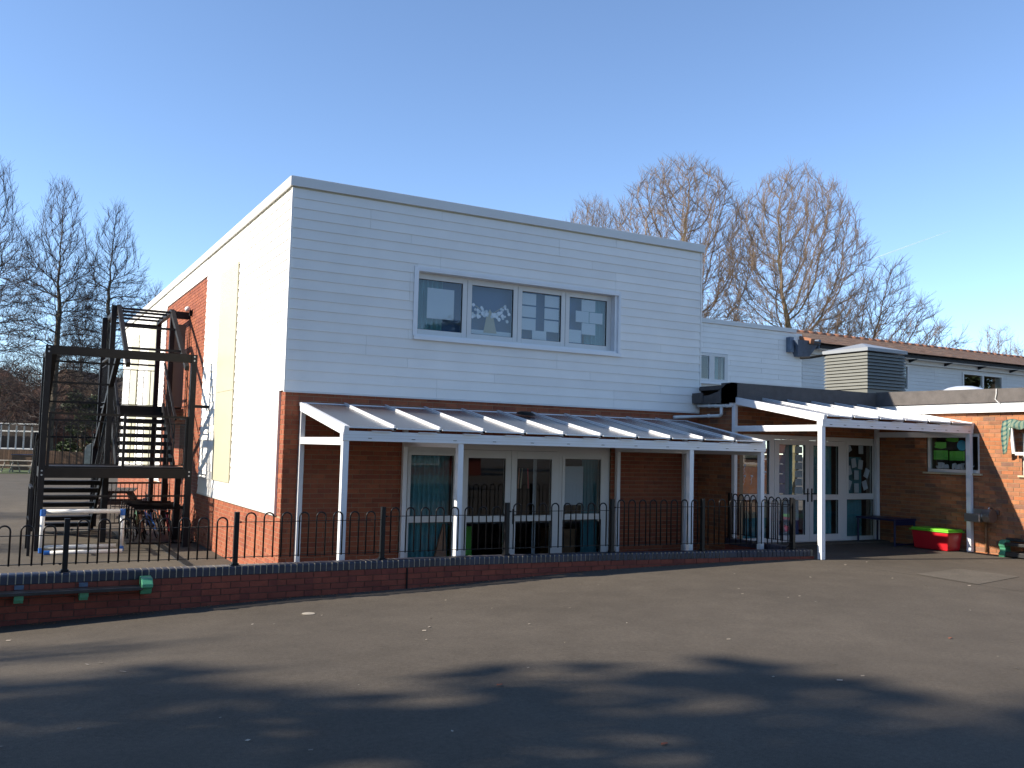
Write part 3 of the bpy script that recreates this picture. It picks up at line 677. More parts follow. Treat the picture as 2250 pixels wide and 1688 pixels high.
MB().box(8.2, 12.2, 2.5, 2.6, .5, 3.2).box(14.6, 14.7, -5.9, 2.5, .5, 3.2).box(12.4, 40, -6.2, -5.9, .5, 3.38).build('inner_wall', 'room', ex)
# white fascia and felt upstand
B(12.0, 12.08, -6.2, YE-.001, 3.078, 3.25).build('fascia', 'wmetal', ex)
B(8.05, 12.0, -1.06, YE-.002, 3.095, 3.15).build('fascia', 'wmetal', ex)
MB().prism([(-6.2, 3.25), (-1.09, 3.26), (-1.09, 3.54), (-6.2, 3.47)], 0, 11.965, 12.3).build('felt_upstand', 'felt', ex)
MB().box(8.03, 11.965, -1.09, -.8, 3.15, 3.525).build('felt_upstand', 'felt', ex)
MB().prism([(-1.09, 3.15), (-1.09, 3.525), (-.93, 3.50), (-.72, 3.37), (-.45, 3.31), (.0, 3.30), (.0, 3.15)][::-1], 0, 8.03, 8.165).build('felt_upstand', 'felt', ex)
MB().box(7.98, 8.03, -.30, -.02, 3.16, 3.36).build('felt_lap', 'felt', ex)
MB().box(8.165, 40, -.8, 6.95, 3.42, 3.5).box(12.3, 40, -6.2, -.8, 3.38, 3.45).build('roof', 'felt', ex)
dz2 = [(8.36, 9.10, 1.45, 2.47), (9.36, 10.065, 1.44, 2.405), (10.285, 10.99, 1.44, 2.405), (11.28, 12.0, 1.46, 2.44)]
lo2 = [(8.35, 9.11, .62, 1.34), (9.36, 10.065, .66, 1.335), (10.285, 10.99, .66, 1.335), (11.24, 12.02, .60, 1.34)]
doorset(ex, 8.32, 12.07, .50, 2.585, YE+.03, dz2, lo2, (9.235, 11.175, 2.505), 10.18, 1.43)
# side window in the right hand wall (faces the courtyard)
def xwin(parent, x, y0, y1, z0, z1, holes, sill=True):
    m_ = MB()
    for a, b, c_, d_ in rects(y0, y1, z0, z1, holes): m_.box(x, x+.07, a, b, c_, d_)
    fr = m_.build('window', 'upvc', parent, .004)
    for a, b, c_, d_ in holes: B(x+.03, x+.036, a, b, c_, d_).build('pane', 'glass', fr)
    if sill: B(x-.07, x+.0, y0-.06, y1+.06, z0-.035, z0-.002).build('sill', 'beige', fr)
    return fr
xwin(ex, 12.13, -3.28, -2.165, 1.95, 2.69, [(-3.225, -2.22, 2.01, 2.635)])
f2 = xwin(ex, 12.13, -5.6, -4.085, 1.95, 2.69, [(-5.54, -4.86, 2.01, 2.635), (-4.80, -4.14, 2.01, 2.635)])
# vent cable hanging over the felt
MB().tube([(11.95, -3.72, 3.5), (11.945, -3.72, 3.40), (11.94, -3.70, 3.31), (11.95, -3.75, 3.25), (11.96, -3.77, 3.245)], .008, 6).build('hanging_cable', 'pipe', label='thin white cable hanging over the grey felt roof edge', cat='cable')
# papers in the courtyard doors
YP = YE+.03+.045
for i in range(5):
    paper('name_card', 9.385, 9.565, 1.47+i*.19, 1.64+i*.19, YP, 'lilac', '%s lilac sheet of the column in the left courtyard door' % ('lowest', 'second lowest', 'middle', 'second highest', 'highest')[i], group='lilac sheets in the left courtyard door')
curtain('curtain', 9.57, 9.72, .56, 2.45, YP+.05, 'sheer', 'white net curtain in the left courtyard door', .02, .06)
curtain('curtain', 9.72, 9.82, .56, 2.45, YP+.07, 'teal', 'narrow teal curtain strip in the left courtyard door', .015, .06)
for i in range(6):
    paper('art_paper', 9.83, 10.03, 1.455+i*.158, 1.59+i*.158, YP, 'paper', '%s white sheet of the column in the left courtyard door' % ('lowest', 'second lowest', 'third lowest', 'third highest', 'second highest', 'highest')[i], group='white sheets in the left courtyard door')
paper('notice_sheet', 9.42, 9.93, .94, 1.32, YP, 'sheer', 'large pale sheet in the lower glass of the left courtyard door')
B(9.36, 10.06, YP+.12, YP+.14, .52, 1.0).build('display_board', 'navy', label='dark blue board low behind the left courtyard door', cat='board')
curtain('curtain', 10.25, 10.93, .56, 2.45, YP+.09, 'teal', 'teal curtain filling the right courtyard door')
curtain('curtain', 11.22, 11.85, .56, 2.2, YP+.12, 'teal', 'teal curtain behind the right hand courtyard side light')
for i, (u, v, a) in enumerate(((.30, .63, .18), (.58, .60, -.15), (.04, .47, .3), (.84, .42, -.42), (.42, .38, 0), (.10, .18, -.35), (.43, .11, 0), (.78, .17, .35), (.62, .92, 0), (.03, .95, .5))):
    cx, cz = 11.28+.72*u, 1.46+.98*v
    cx = min(max(cx, 11.36), 11.93)
    paper('art_paper', cx-.068, cx+.068, cz-.095, cz+.095, YP+.002*i, 'paper', '%s sheet of the fan of white papers in the courtyard side light' % ('inner left', 'inner right', 'far left', 'far right', 'centre', 'lower left', 'lowest centre', 'lower right', 'top centre', 'top left')[i], group='fan of white papers', rot=a)
po = paper('poster', 8.37, 9.09, 1.46, 2.10, YP, 'orange', 'orange painted poster with white figures in the leftmost courtyard side light', 'poster')
for i, (x_, z_) in enumerate(((8.50, 1.72), (8.68, 1.72), (8.90, 1.70), (8.50, 1.92), (9.02, 1.80))):
    MB().tube([(x_-.02, YP-.004, z_-.09), (x_+.01, YP-.004, z_-.04), (x_-.01, YP-.004, z_), (x_+.02, YP-.004, z_+.04)], .010, 5).lathe((x_+.01, YP-.004, z_+.05), [(.02, 0), (.03, .02), (.02, .04)], 8).build('figure', 'paper', po)
paper('poster', 8.37, 9.09, 2.13, 2.20, YP, 'beige', 'cream strip above the orange poster in the leftmost courtyard side light', 'poster')
paper('poster', 8.37, 9.09, 2.22, 2.32, YP, 'orange', 'narrow orange and green picture above the cream strip in the courtyard side light', 'poster')
paper('poster', 8.37, 9.09, 1.0, 1.32, YP, 'beige', 'beige sheet in the lower glass of the leftmost courtyard side light', 'poster')
curtain('curtain', 8.36, 9.10, .52, 1.0, YP+.03, 'teal', 'teal cloth low in the leftmost courtyard side light')
def ypaper(name, y0, y1, z0, z1, x, m, label, rag=0):
    pts = [(y0, z0), (y1, z0), (y1, z1), (y0, z1)]
    if rag: pts = [(y0, z0+.02), (y0+.10, z0), (y1-.02, z0+.02), (y1, z0+.05), (y1-.05, z0+.08), (y1-.0, z1-.04), (y1-.03, z1), (y0, z1)]
    MB().prism(pts, 0, x, x+.002).build(name, m, label=label, cat='paper')
X1 = 12.175
ypaper('green_sheet', -2.58, -2.27, 2.19, 2.37, X1, 'lime', 'left lower green sheet in the window of the right hand brick wall')
ypaper('green_sheet', -2.93, -2.61, 2.18, 2.36, X1, 'lime', 'right lower green sheet in the window of the right hand brick wall')
ypaper('green_sheet', -2.54, -2.28, 2.40, 2.53, X1, 'lime', 'upper left ragged green cut-out in the right hand wall window', 1)
ypaper('green_sheet', -2.80, -2.53, 2.53, 2.61, X1, 'lime', 'topmost small ragged green cut-out in the right hand wall window', 1)
MB().prism([(-2.87+.10*math.cos(6.283*k/20), 2.47+.10*math.sin(6.283*k/20)) for k in range(20)], 0, X1, X1+.002).build('blue_disc', 'cyan', label='round bright blue paper disc in the right hand wall window', cat='paper')
ypaper('small_label', -3.06, -2.98, 2.29, 2.325, X1, 'paper', 'tiny white label in the right hand wall window')
m = MB(); rg = random.Random(2)
for i in range(14):
    y_ = rg.uniform(-3.2, -2.3); m.bar((12.22, y_, 2.02), (12.26, y_+rg.uniform(-.08, .08), 2.04+rg.uniform(.02, .12)), rg.uniform(.03, .09), .02)
m.build('piled_books', 'paper', kind='stuff')
B(12.21, 12.5, -3.24, -2.2, 1.98, 2.01).build('shelf', 'wood', label='wooden shelf inside the right hand wall window', cat='shelf')

# plaid cloth over the open sash at the right edge
cl = MB(); uv = []; nx, nz_ = 10, 12
for j in range(nz_+1):
    for i in range(nx+1):
        u, v = i/nx, j/nz_
        y_ = -3.80-.50*u-.05*v*(1-u); x_ = 12.0-.10*math.sin(v*1.9)-.02*math.sin(u*9+v*5); z_ = 2.93-v*(.16+.44*(1-sm((u-.16)/.26)))-.02*math.cos(u*9)
        cl.v.append((x_, y_, z_)); uv.append((u*1.2, v*1.4))
for j in range(nz_):
    for i in range(nx): a = j*(nx+1)+i; cl.f.append((a, a+1, a+nx+2, a+nx+1)); cl.r.append(0)
me = cl.mesh('plaid_cloth', 'plaid', True); ul = me.uv_layers.new(name='UVMap')
for lp in me.loops: ul.data[lp.index].uv = uv[lp.vertex_index]
o = link('plaid_cloth', me, label='green and cream plaid cloth draped over the open window at the right edge', cat='cloth'); sm_ = o.modifiers.new('solid', 'SOLIDIFY'); sm_.thickness = .004
sa = thing('open_sash', 'white window sash standing open beneath the plaid cloth', 'window', (11.95, -4.05, 2.35))
MB().bar((11.90, -4.02, 2.78), (11.97, -4.02, 2.33), .03, .055, (0,0,1)).build('stile', 'upvc', sa); MB().bar((11.90, -4.8, 2.78), (11.97, -4.8, 2.33), .03, .055).build('stile', 'upvc', sa)
MB().bar((11.97, -4.05, 2.33), (11.97, -4.77, 2.33), .03, .055).build('bottom_rail', 'upvc', sa); MB().add([(11.91, -4.05, 2.76), (11.91, -4.77, 2.76), (11.965, -4.77, 2.36), (11.965, -4.05, 2.36)], [(0,1,2,3)]).build('pane', 'glass', sa)

# gutter pipes on the return wall
gp_ = thing('waste_pipe', 'white branched plastic waste pipe crossing the brick under the felt roof edge', 'pipe', (8.05, -.5, 3.0))
MB().tube([(8.10, -.05, 3.13), (8.08, -.12, 3.12), (8.08, -1.02, 3.095)], .032, 10).build('upper_pipe', 'pipe', gp_, smooth=True)
MB().tube([(7.50, -.06, 2.875), (7.62, -.09, 2.885), (8.07, -.12, 2.91), (8.08, -.72, 2.915)], .030, 10).build('lower_pipe', 'pipe', gp_, smooth=True)
MB().tube([(8.08, -.72, 2.915), (8.08, -.76, 2.95), (8.08, -.76, 3.10)], .032, 10).build('riser', 'pipe', gp_, smooth=True)
for y_, z_ in ((-.42, 3.11), (-.60, 3.105), (-.9, 3.1), (-.4, 2.915)): MB().tube([(8.08, y_-.02, z_), (8.08, y_+.02, z_)], .040, 10).build('collar', 'pipe', gp_, smooth=True)

# vent box, skylight on the flat roof
vb = thing('louvred_vent', 'large grey louvred ventilation box with a low hipped lid on the flat roof', 'vent', (13.62, .57, 3.5))
VX0, VX1, VY0, VY1 = 13.0, 14.22, -.02, 1.15
B(VX0-.02, VX1+.02, VY0-.02, VY1+.02, 3.5, 3.62).build('kerb', 'wmetal', vb); B(VX0, VX1, VY0, VY1, 3.62, 3.72).build('base', 'grey', vb)
B(VX0+.07, VX1-.07, VY0+.07, VY1-.07, 3.72, 4.56).build('core', 'seal', vb)
for i in range(11):
    z_ = 3.735+i*.0745
    vs = []
    for o_, zz in ((.025, z_), (-.0, z_+.052), (-.004, z_+.052), (.02, z_)):
        pass
    m = MB(); a = .035
    for (x0, y0), (x1, y1), (nx_, ny_) in (((VX0, VY0), (VX1, VY0), (0, -1)), ((VX1, VY0), (VX1, VY1), (1, 0)), ((VX1, VY1), (VX0, VY1), (0, 1)), ((VX0, VY1), (VX0, VY0), (-1, 0))):
        tx, ty = (x1-x0), (y1-y0); l = math.hypot(tx, ty); tx /= l; ty /= l
        lo_ = [(x0+nx_*a-tx*a, y0+ny_*a-ty*a, z_), (x1+nx_*a+tx*a, y1+ny_*a+ty*a, z_)]; hi_ = [(x1+nx_*.002+tx*.002, y1+ny_*.002+ty*.002, z_+.058), (x0+nx_*.002-tx*.002, y0+ny_*.002-ty*.002, z_+.058)]
        vs = lo_+hi_; vs += [(p[0], p[1], p[2]+.006) for p in vs]
        m.add(vs, [(0,1,2,3),(7,6,5,4),(0,4,5,1),(1,5,6,2),(2,6,7,3),(3,7,4,0)])
    m.build('louvre', 'grey', vb)
cx, cy_ = (VX0+VX1)/2, (VY0+VY1)/2; e = .06
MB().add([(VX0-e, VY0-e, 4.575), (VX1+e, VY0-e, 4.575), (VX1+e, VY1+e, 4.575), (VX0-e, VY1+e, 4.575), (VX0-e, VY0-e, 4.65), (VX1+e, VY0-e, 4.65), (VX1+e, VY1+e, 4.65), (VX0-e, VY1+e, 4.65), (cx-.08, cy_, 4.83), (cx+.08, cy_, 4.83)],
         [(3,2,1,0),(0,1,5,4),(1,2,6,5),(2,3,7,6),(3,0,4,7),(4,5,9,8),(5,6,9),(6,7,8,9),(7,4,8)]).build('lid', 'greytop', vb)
MB().tube([(12.75, 1.7, 4.52), (12.70, 1.35, 4.50), (12.95, 1.2, 4.56), (13.2, 1.1, 4.58)], .03, 6).build('cable_duct', 'seal', vb)
dm = thing('skylight_dome', 'pale translucent dome skylight on the flat roof in front of the far window', 'skylight', (15.1, -1.0, 3.45))
MB().box(14.6, 15.8, -1.4, -.3, 3.45, 3.62).build('kerb', 'alu', dm)
MB().lathe((15.2, -.85, 3.62), [(.56, 0), (.55, .05), (.48, .13), (.34, .20), (.18, .235), (.02, .245)], 28).build('dome', 'dome', dm, smooth=True)

# ------------------------------------------------------------------ rear block along y = 7
rb = thing('rear_block', 'long low white clad rear block with a mossy tiled roof behind the flat roof', 'building', (26, 9, 3))
XM = 18.05
ops = [(23.5-8.17-2.4, 23.5-8.17, 4.56, 5.40), (26.5-8.17, 28.8-8.17, 4.6, 5.34), (32-8.17, 34.3-8.17, 4.6, 5.34)]
mid_w = (13.05-8.17, 15.27-8.17, 4.30, 5.20)
m = MB()
for a, b, c, d in rects(XM, 44, 3.4, 5.62, [(q[0]+8.17, q[1]+8.17, q[2], q[3]) for q in ops]): m.box(a, b, 7.0, 7.25, c, d)
m.box(XM, 44, 11.9, 12.1, 3.4, 5.6)
m.build('wall', 'clad2', rb)
B(XM, 44, 9.5, 9.6, 3.4, 5.6).build('inner_wall', 'room', rb)
boards(rb, (18.42, 7.0, 0), (1, 0, 0), (0, -1, 0), 25, 3.45, 5.45, [(q[0]+8.17-18.42, q[1]+8.17-18.42, q[2], q[3]) for q in ops], pitch=.12, m='clad2', lens=4.2, seed=8, off=.02)
for q in ops:
    a, b = q[0]+8.17, q[1]+8.17; mid = (a+b)/2
    fr = frame_mesh(a-.03, b+.03, q[2]-.03, q[3]+.03, 6.95, 7.05, [(a+.04, mid-.04, q[2]+.04, q[3]-.04), (mid+.04, b-.04, q[2]+.04, q[3]-.04)]).build('window', 'upvc', rb)
    for c, d in ((a+.04, mid-.04), (mid+.04, b-.04)): B(c, d, 6.99, 7.0, q[2]+.04, q[3]-.04).build('pane', 'glass', fr)
    B(a-.08, b+.08, 6.88, 6.95, q[2]-.07, q[2]-.031).build('sill', 'upvc', fr)
B(XM+.05, 44, 6.88, 7.0, 5.46, 5.66).build('fascia', 'clad2', rb)
B(18.8, 44, 6.62, 6.88, 5.60, 5.66).build('soffit', 'clad2', rb)
B(18.8, 44, 6.58, 6.62, 5.63, 5.74).build('gutter', 'steel', rb)
for i in range(13): MB().prism([(6.55, 5.60), (6.86, 5.60), (6.86, 5.50)], 0, 19.6+i*1.9, 19.68+i*1.9).build('bracket', 'steel', rb)
# tiled roof: one strip of tiles per course, nearest as parts
sl_r = (6.62-5.75)/(9.6-6.5)
MB().prism([(6.55, 5.72), (9.6, 6.56), (12.6, 5.72)], 0, 18.3, 44).build('roof', 'tile', rb)
nt_ = 0; tm = MB(); tu = MB().box(0, .295, -.34, 0, 0, .022).mesh('roof_tile', 'tile')
for r_ in range(10):
    for k in range(86):
        x_ = 18.3+k*.3+(.15 if r_ % 2 else 0); y_ = 6.86+r_*.30; z_ = 5.745+(y_-6.5)*.276+.015
        if nt_ < 290 and x_ < 27:
            o = bpy.data.objects.new('roof_tile', tu); COL.objects.link(o); o.parent = rb; o.location = Vector((x_, y_, z_))-rb.location; o.rotation_euler = (R(14.2)+random.uniform(-.01, .01), 0, 0); nt_ += 1
        else:
            ca, sa_ = math.cos(R(14.2)), math.sin(R(14.2)); vs = [(x_+dx, y_+dy*ca-dz_*sa_, z_+dy*sa_+dz_*ca) for dz_ in (0, .022) for dx, dy in ((0, -.34), (.295, -.34), (.295, 0), (0, 0))]
            tm.add(vs, [(4,5,6,7),(0,1,5,4),(1,2,6,5),(3,0,4,7)], random.random()*.9+.05)
tm.build('roof_tiling', 'tile', rb, kind='stuff')
rt = MB().tube([(0, 0, 0), (.44, 0, 0)], [.11, .105], 10).mesh('ridge_tile', 'ridge', True)
for i in range(57):
    o = bpy.data.objects.new('ridge_tile', rt); COL.objects.link(o); o.parent = rb; o.location = Vector((18.3+i*.45, 9.6, 6.60+random.uniform(-.008, .008)))-rb.location
MB().bar((18.36, 6.5, 5.80), (18.36, 9.6, 6.66), .16, .16).build('verge', 'ridge', rb)
# middle block between the two
mk = thing('middle_block', 'set back white clad link block with a small window right of the main block', 'building', (13, 9, 3))
m = MB()
for a, b, c, d in rects(8.2, XM, 3.4, 6.05, [(mid_w[0]+8.17, mid_w[1]+8.17, mid_w[2], mid_w[3])]): m.box(a, b, 7.0, 7.25, c, d)
m.box(8.2, XM, 13, 13.2, 3.4, 6.0).box(XM-.2, XM, 7.25, 13, 3.4, 6.0).box(8.2, XM-.2, 7.25, 13, 5.9, 6.0); m.build('wall', 'clad', mk)
boards(mk, (8.2, 7.0, 0), (1, 0, 0), (0, -1, 0), 10.2, 3.45, 6.08, [(mid_w[0]-.03, mid_w[1]-.03, mid_w[2], mid_w[3])], seed=9, off=.028)
B(8.2, XM+.06, 6.93, 7.3, 6.09, 6.22).build('coping', 'alu', mk)
a, b = 13.05, 15.27
fr = frame_mesh(a, b, 4.32, 5.19, 6.96, 7.04, [(a+.08, a+.60, 4.42, 5.1), (a+.78, a+1.50, 4.42, 5.1), (a+1.70, b-.12, 4.42, 5.1)]).build('window', 'upvc', mk)
for c, d in ((a+.08, a+.60), (a+.78, a+1.50), (a+1.70, b-.12)): B(c, d, 6.99, 7.0, 4.42, 5.1).build('pane', 'glass', fr)
B(a-.05, b+.05, 6.86, 6.96, 4.26, 4.32).build('sill', 'wmetal', fr)
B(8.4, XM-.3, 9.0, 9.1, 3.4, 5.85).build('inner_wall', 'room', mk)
curtain('curtain', 14.80, 15.2, 4.36, 5.15, 7.3, 'teal', 'teal curtain inside the small window of the link block')
hp = thing('lead_hopper', 'dark lead lined roof outlet where the tiled roof meets the white link block', 'flashing', (18.3, 6.8, 5.4))
MB().add([(17.82, 6.6, 5.82), (18.78, 6.55, 5.84), (18.78, 6.98, 5.84), (17.82, 6.98, 5.82), (18.05, 6.8, 5.33), (18.5, 6.78, 5.33), (18.5, 6.98, 5.33), (18.05, 6.98, 5.33)], [(0,1,5,4),(1,2,6,5),(2,3,7,6),(3,0,4,7),(4,5,6,7)]).build('tray', 'lead', hp)
MB().box(17.70, 17.86, 6.80, 6.97, 5.45, 5.92).build('upstand', 'lead', hp); MB().box(18.74, 18.84, 6.6, 6.97, 5.62, 5.9).build('upstand', 'lead', hp)

# ------------------------------------------------------------------ fire escape
fe = thing('fire_escape', 'dark steel two flight fire escape staircase with an open roof frame against the side wall', 'staircase', (-1.7, 7.5, .03))
XL, XR, YF = -3.05, -.36, 5.8
def fp(name, a, b, w_, h_, m='steel', up=(0,0,1)): return MB().bar(a, b, w_, h_, up).build(name, m, fe)
for x_, y_, z1 in ((XL, YF, 3.95), (XR, YF, 3.95), (XL, YF+1.25, 3.9), (XR, YF+1.25, 1.62), (-1.66, 8.75, 5.25), (XR-.02, 8.75, 5.25), (-1.66, 10.9, 5.2), (XR-.02, 10.9, 5.2), (-1.80, YF+1.25, 3.95), (XL, 9.9, 2.3), (-1.8, 9.9, 2.3)):
    fp('post', (x_, y_, .03), (x_, y_, z1), .11, .11)
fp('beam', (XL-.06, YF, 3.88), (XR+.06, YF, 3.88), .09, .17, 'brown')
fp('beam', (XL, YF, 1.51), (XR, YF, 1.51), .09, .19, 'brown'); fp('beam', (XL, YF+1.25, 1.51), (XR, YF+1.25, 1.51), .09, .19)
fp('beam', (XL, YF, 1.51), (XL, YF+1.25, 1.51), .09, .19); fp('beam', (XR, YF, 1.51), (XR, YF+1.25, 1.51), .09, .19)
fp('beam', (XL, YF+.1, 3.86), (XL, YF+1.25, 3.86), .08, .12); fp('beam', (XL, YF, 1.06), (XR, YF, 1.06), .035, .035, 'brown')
for x_ in (XL, XR):
    for z_ in (3.84, 3.92, 1.47, 1.55):
        MB().tube([(x_, YF-.062, z_), (x_, YF-.045, z_)], .017, 8).build('bolt', 'zinc', fe)
B(XL+.05, XR-.05, YF+.05, YF+1.2, 1.605, 1.635).build('landing_deck', 'steel', fe)
def balustrade(a, b, zt, hr, n, name='baluster'):
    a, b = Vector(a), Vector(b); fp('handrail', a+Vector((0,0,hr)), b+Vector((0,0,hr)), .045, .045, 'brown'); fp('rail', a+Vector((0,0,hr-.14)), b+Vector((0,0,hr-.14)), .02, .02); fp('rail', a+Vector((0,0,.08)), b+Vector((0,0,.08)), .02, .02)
    for i in range(n+1):
        q = a.lerp(b, i/n); MB().bar(q+Vector((0,0,.08)), q+Vector((0,0,hr-.14)), .016, .016).build(name, 'steel', fe)
for x_ in (XL+.09, -1.62, XR-.08): fp('rail_post', (x_, YF, 1.6), (x_, YF, 2.68), .05, .05)
balustrade((XL+.09, YF, 1.60), (-1.70, YF, 1.60), 0, 1.06, 10); balustrade((-1.62, YF, 1.60), (XR-.08, YF, 1.60), 0, 1.06, 10)
balustrade((XL, YF+.06, 1.60), (XL, YF+1.2, 1.60), 0, 1.06, 8); balustrade((XR, YF+.06, 1.60), (XR, YF+1.2, 1.60), 0, 1.06, 8)
def flight(x0, x1, ya, za, yb, zb, n, nm='tread'):
    for x_ in (x0, x1):
        fp('stringer', (x_, ya, za-.02), (x_, yb, zb-.02), .05, .24)
        fp('handrail', (x_, ya, za+1.02), (x_, yb, zb+1.02), .045, .045)
        fp('rail', (x_, ya, za+.5), (x_, yb, zb+.5), .02, .02)
        for i in range(1, 12):
            t = i/12; y_, z_ = ya+(yb-ya)*t, za+(zb-za)*t; MB().bar((x_, y_, z_+.08), (x_, y_, z_+1.0), .014, .014).build('baluster', 'steel', fe)
    for i in range(n):
        t = (i+.5)/n; y_, z_ = ya+(yb-ya)*t, za+(zb-za)*(i+1)/(n+1); d_ = abs(yb-ya)/n
        MB().box(x0+.03, x1-.03, y_-d_*.5, y_+d_*.5, z_-.02, z_+.02).box(x0+.03, x1-.03, y_-d_*.5, y_-d_*.5+.012, z_-.07, z_-.02).build(nm, 'steel', fe)
flight(-1.60, -.47, 7.05, 1.62, 9.0, 2.98, 7)
flight(-2.98, -1.85, 9.75, .05, 7.05, 1.62, 8)
B(-1.66, -.05, 9.0, 10.9, 2.94, 2.98).build('landing_deck', 'steel', fe)
fp('beam', (-1.66, 9.0, 2.86), (XR, 9.0, 2.86), .07, .2); fp('beam', (-1.66, 10.9, 2.86), (XR, 10.9, 2.86), .07, .2)
balustrade((-1.66, 10.9, 2.98), (XR, 10.9, 2.98), 0, 1.1, 8); balustrade((-1.66, 9.0, 2.98), (-1.66, 10.9, 2.98), 0, 1.1, 10)
balustrade((-3.12, 9.7, .1), (-3.12, 6.9, 1.2), 0, 1.05, 14)
fp('rail_post', (-3.22, 6.3, .03), (-3.22, 6.3, 1.25), .05, .05); fp('rail_post', (-3.22, 5.0, .03), (-3.22, 5.0, 1.25), .05, .05); fp('handrail', (-3.22, 5.0, 1.25), (-3.22, 6.3, 1.25), .045, .045); fp('handrail', (-3.22, 5.0, .65), (-3.22, 6.3, .65), .03, .03)
# open roof frames
for x_ in (-1.56, -.40):
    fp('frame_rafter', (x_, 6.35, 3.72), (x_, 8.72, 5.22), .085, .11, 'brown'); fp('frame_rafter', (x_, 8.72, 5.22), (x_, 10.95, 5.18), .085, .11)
for y_, z_ in ((7.0, 4.13), (7.9, 4.70), (8.72, 5.19), (9.3, 5.2), (9.9, 5.19), (10.5, 5.18), (10.92, 5.1)):
    fp('purlin', (-1.56, y_, z_), (-.40, y_, z_), .045, .05)
for x_ in (-2.95, -1.80):
    fp('frame_rafter', (x_, YF+.06, 3.86), (x_, 9.9, 2.0), .09, .12)
for i in range(5):
    t = (i+.4)/5; fp('purlin', (-2.95, YF+4.1*t, 3.86-1.86*t-.02), (-1.80, YF+4.1*t, 3.86-1.86*t-.02), .04, .04)
fp('wall_bracket', (XR, 8.75, 5.15), (-.02, 8.75, 5.15), .16, .16); fp('wall_bracket', (XR, 8.75, 4.2), (-.02, 8.75, 4.2), .08, .08); fp('wall_bracket', (XR, YF, 2.9), (-.02, YF, 2.9), .06, .06)
MB().box(-.33, -.05, 8.9, 8.94, 2.98, 4.95).build('door_leaf', 'grey', fe)
lt_ = thing('wall_lamp', 'small round white lamp on the brick beside the top of the fire escape', 'lamp', (-.08, 8.45, 5.25))
MB().lathe((-.10, 8.45, 5.27), [(.05, -.05), (.075, 0), (.05, .05), (.01, .07)], 12).build('globe', 'pipe', lt_, smooth=True); B(-.06, 0, 8.40, 8.50, 5.12, 5.25).build('bracket', 'seal', lt_)

# ------------------------------------------------------------------ alley things
gl = thing('football_goal', 'small white tube football goal with blue corner joints in front of the stairs', 'goal', (-2.3, 5.3, .03))
GX0, GX1, GY = -3.0, -1.62, 5.35
for a, b in (((GX0, GY, .10), (GX0, GY, .80)), ((GX1, GY, .10), (GX1, GY, .80)), ((GX0+.05, GY, .80), (GX1-.05, GY, .80)), ((GX0+.05, GY+.42, .09), (GX1-.05, GY+.42, .09)), ((GX0+.1, GY-.25, .06), (GX1, GY-.22, .06))):
    MB().tube([a, b], .042, 10).build('tube', 'pipe', gl, smooth=True)
for x_ in (GX0, GX1):
    MB().tube([(x_, GY, .72), (x_, GY, .84)], .05, 10).build('corner_joint', 'bluep', gl); MB().tube([(x_, GY, .04), (x_, GY, .13)], .048, 10).build('corner_joint', 'bluep', gl)
MB().tube([(GX0+.04, GY-.25, .06), (GX0+.14, GY-.25, .06)], .048, 10).build('corner_joint', 'bluep', gl)
# dark low guard rail behind the stairs
gr = thing('guard_rail', 'plain dark barred guard rail standing beyond the foot of the stairs', 'railing', (-.7, 10.3, .03))
MB().bar((-1.45, 10.3, 1.12), (-.05, 10.5, 1.12), .045, .045).build('top_rail', 'steel', gr); MB().bar((-1.45, 10.3, .15), (-.05, 10.5, .15), .03, .03).build('bottom_rail', 'steel', gr)
for i in range(15):
    x_ = -1.45+i*.1; MB().bar((x_, 10.3+i*.0143, .15), (x_, 10.3+i*.0143, 1.1), .016 if i % 14 else .05, .016 if i % 14 else .05).build('bar', 'steel', gr)
def picnic(x, y, z, ang, m, label, s=1.0, group=None):
    t = thing('picnic_table', label, 'picnic table', (x, y, z), group); 
    def P(a, b, c): return (x+s*(a*math.cos(ang)-b*math.sin(ang)), y+s*(a*math.sin(ang)+b*math.cos(ang)), z+s*c)
    for k in range(5): MB().bar(P(-.9, -.32+k*.16, .74), P(.9, -.32+k*.16, .74), .14*s, .035*s).build('top_plank', m, t)
    for sd in (-1, 1):
        for k in (0, 1): MB().bar(P(-.9, sd*(.62+k*.13), .44), P(.9, sd*(.62+k*.13), .44), .11*s, .035*s).build('seat_plank', m, t)
    for a in (-.6, .6):
        for sd in (-1, 1): MB().bar(P(a, sd*.22, .72), P(a, sd*.62, 0), .045*s, .09*s).build('leg', m, t)
        MB().bar(P(a, -.72, .40), P(a, .72, .40), .045*s, .09*s).build('crossbar', m, t); MB().bar(P(a, -.34, .70), P(a, .34, .70), .045*s, .07*s).build('crossbar', m, t)
    return t
picnic(-.75, 14.0, .03, R(80), 'darkw', 'dark picnic table in the shade behind the fire escape')
pa_ = at(64, 54.5); pb_ = at(6, 54.5)
picnic(pa_.x, pa_.y, .05, R(-29), 'oldwood', 'pale picnic table on the far grass, right of the other one', .95, 'picnic tables on the far grass')
picnic(pb_.x, pb_.y, .05, R(-32), 'oldwood', 'pale picnic table on the far grass at the left edge of view', .95, 'picnic tables on the far grass')
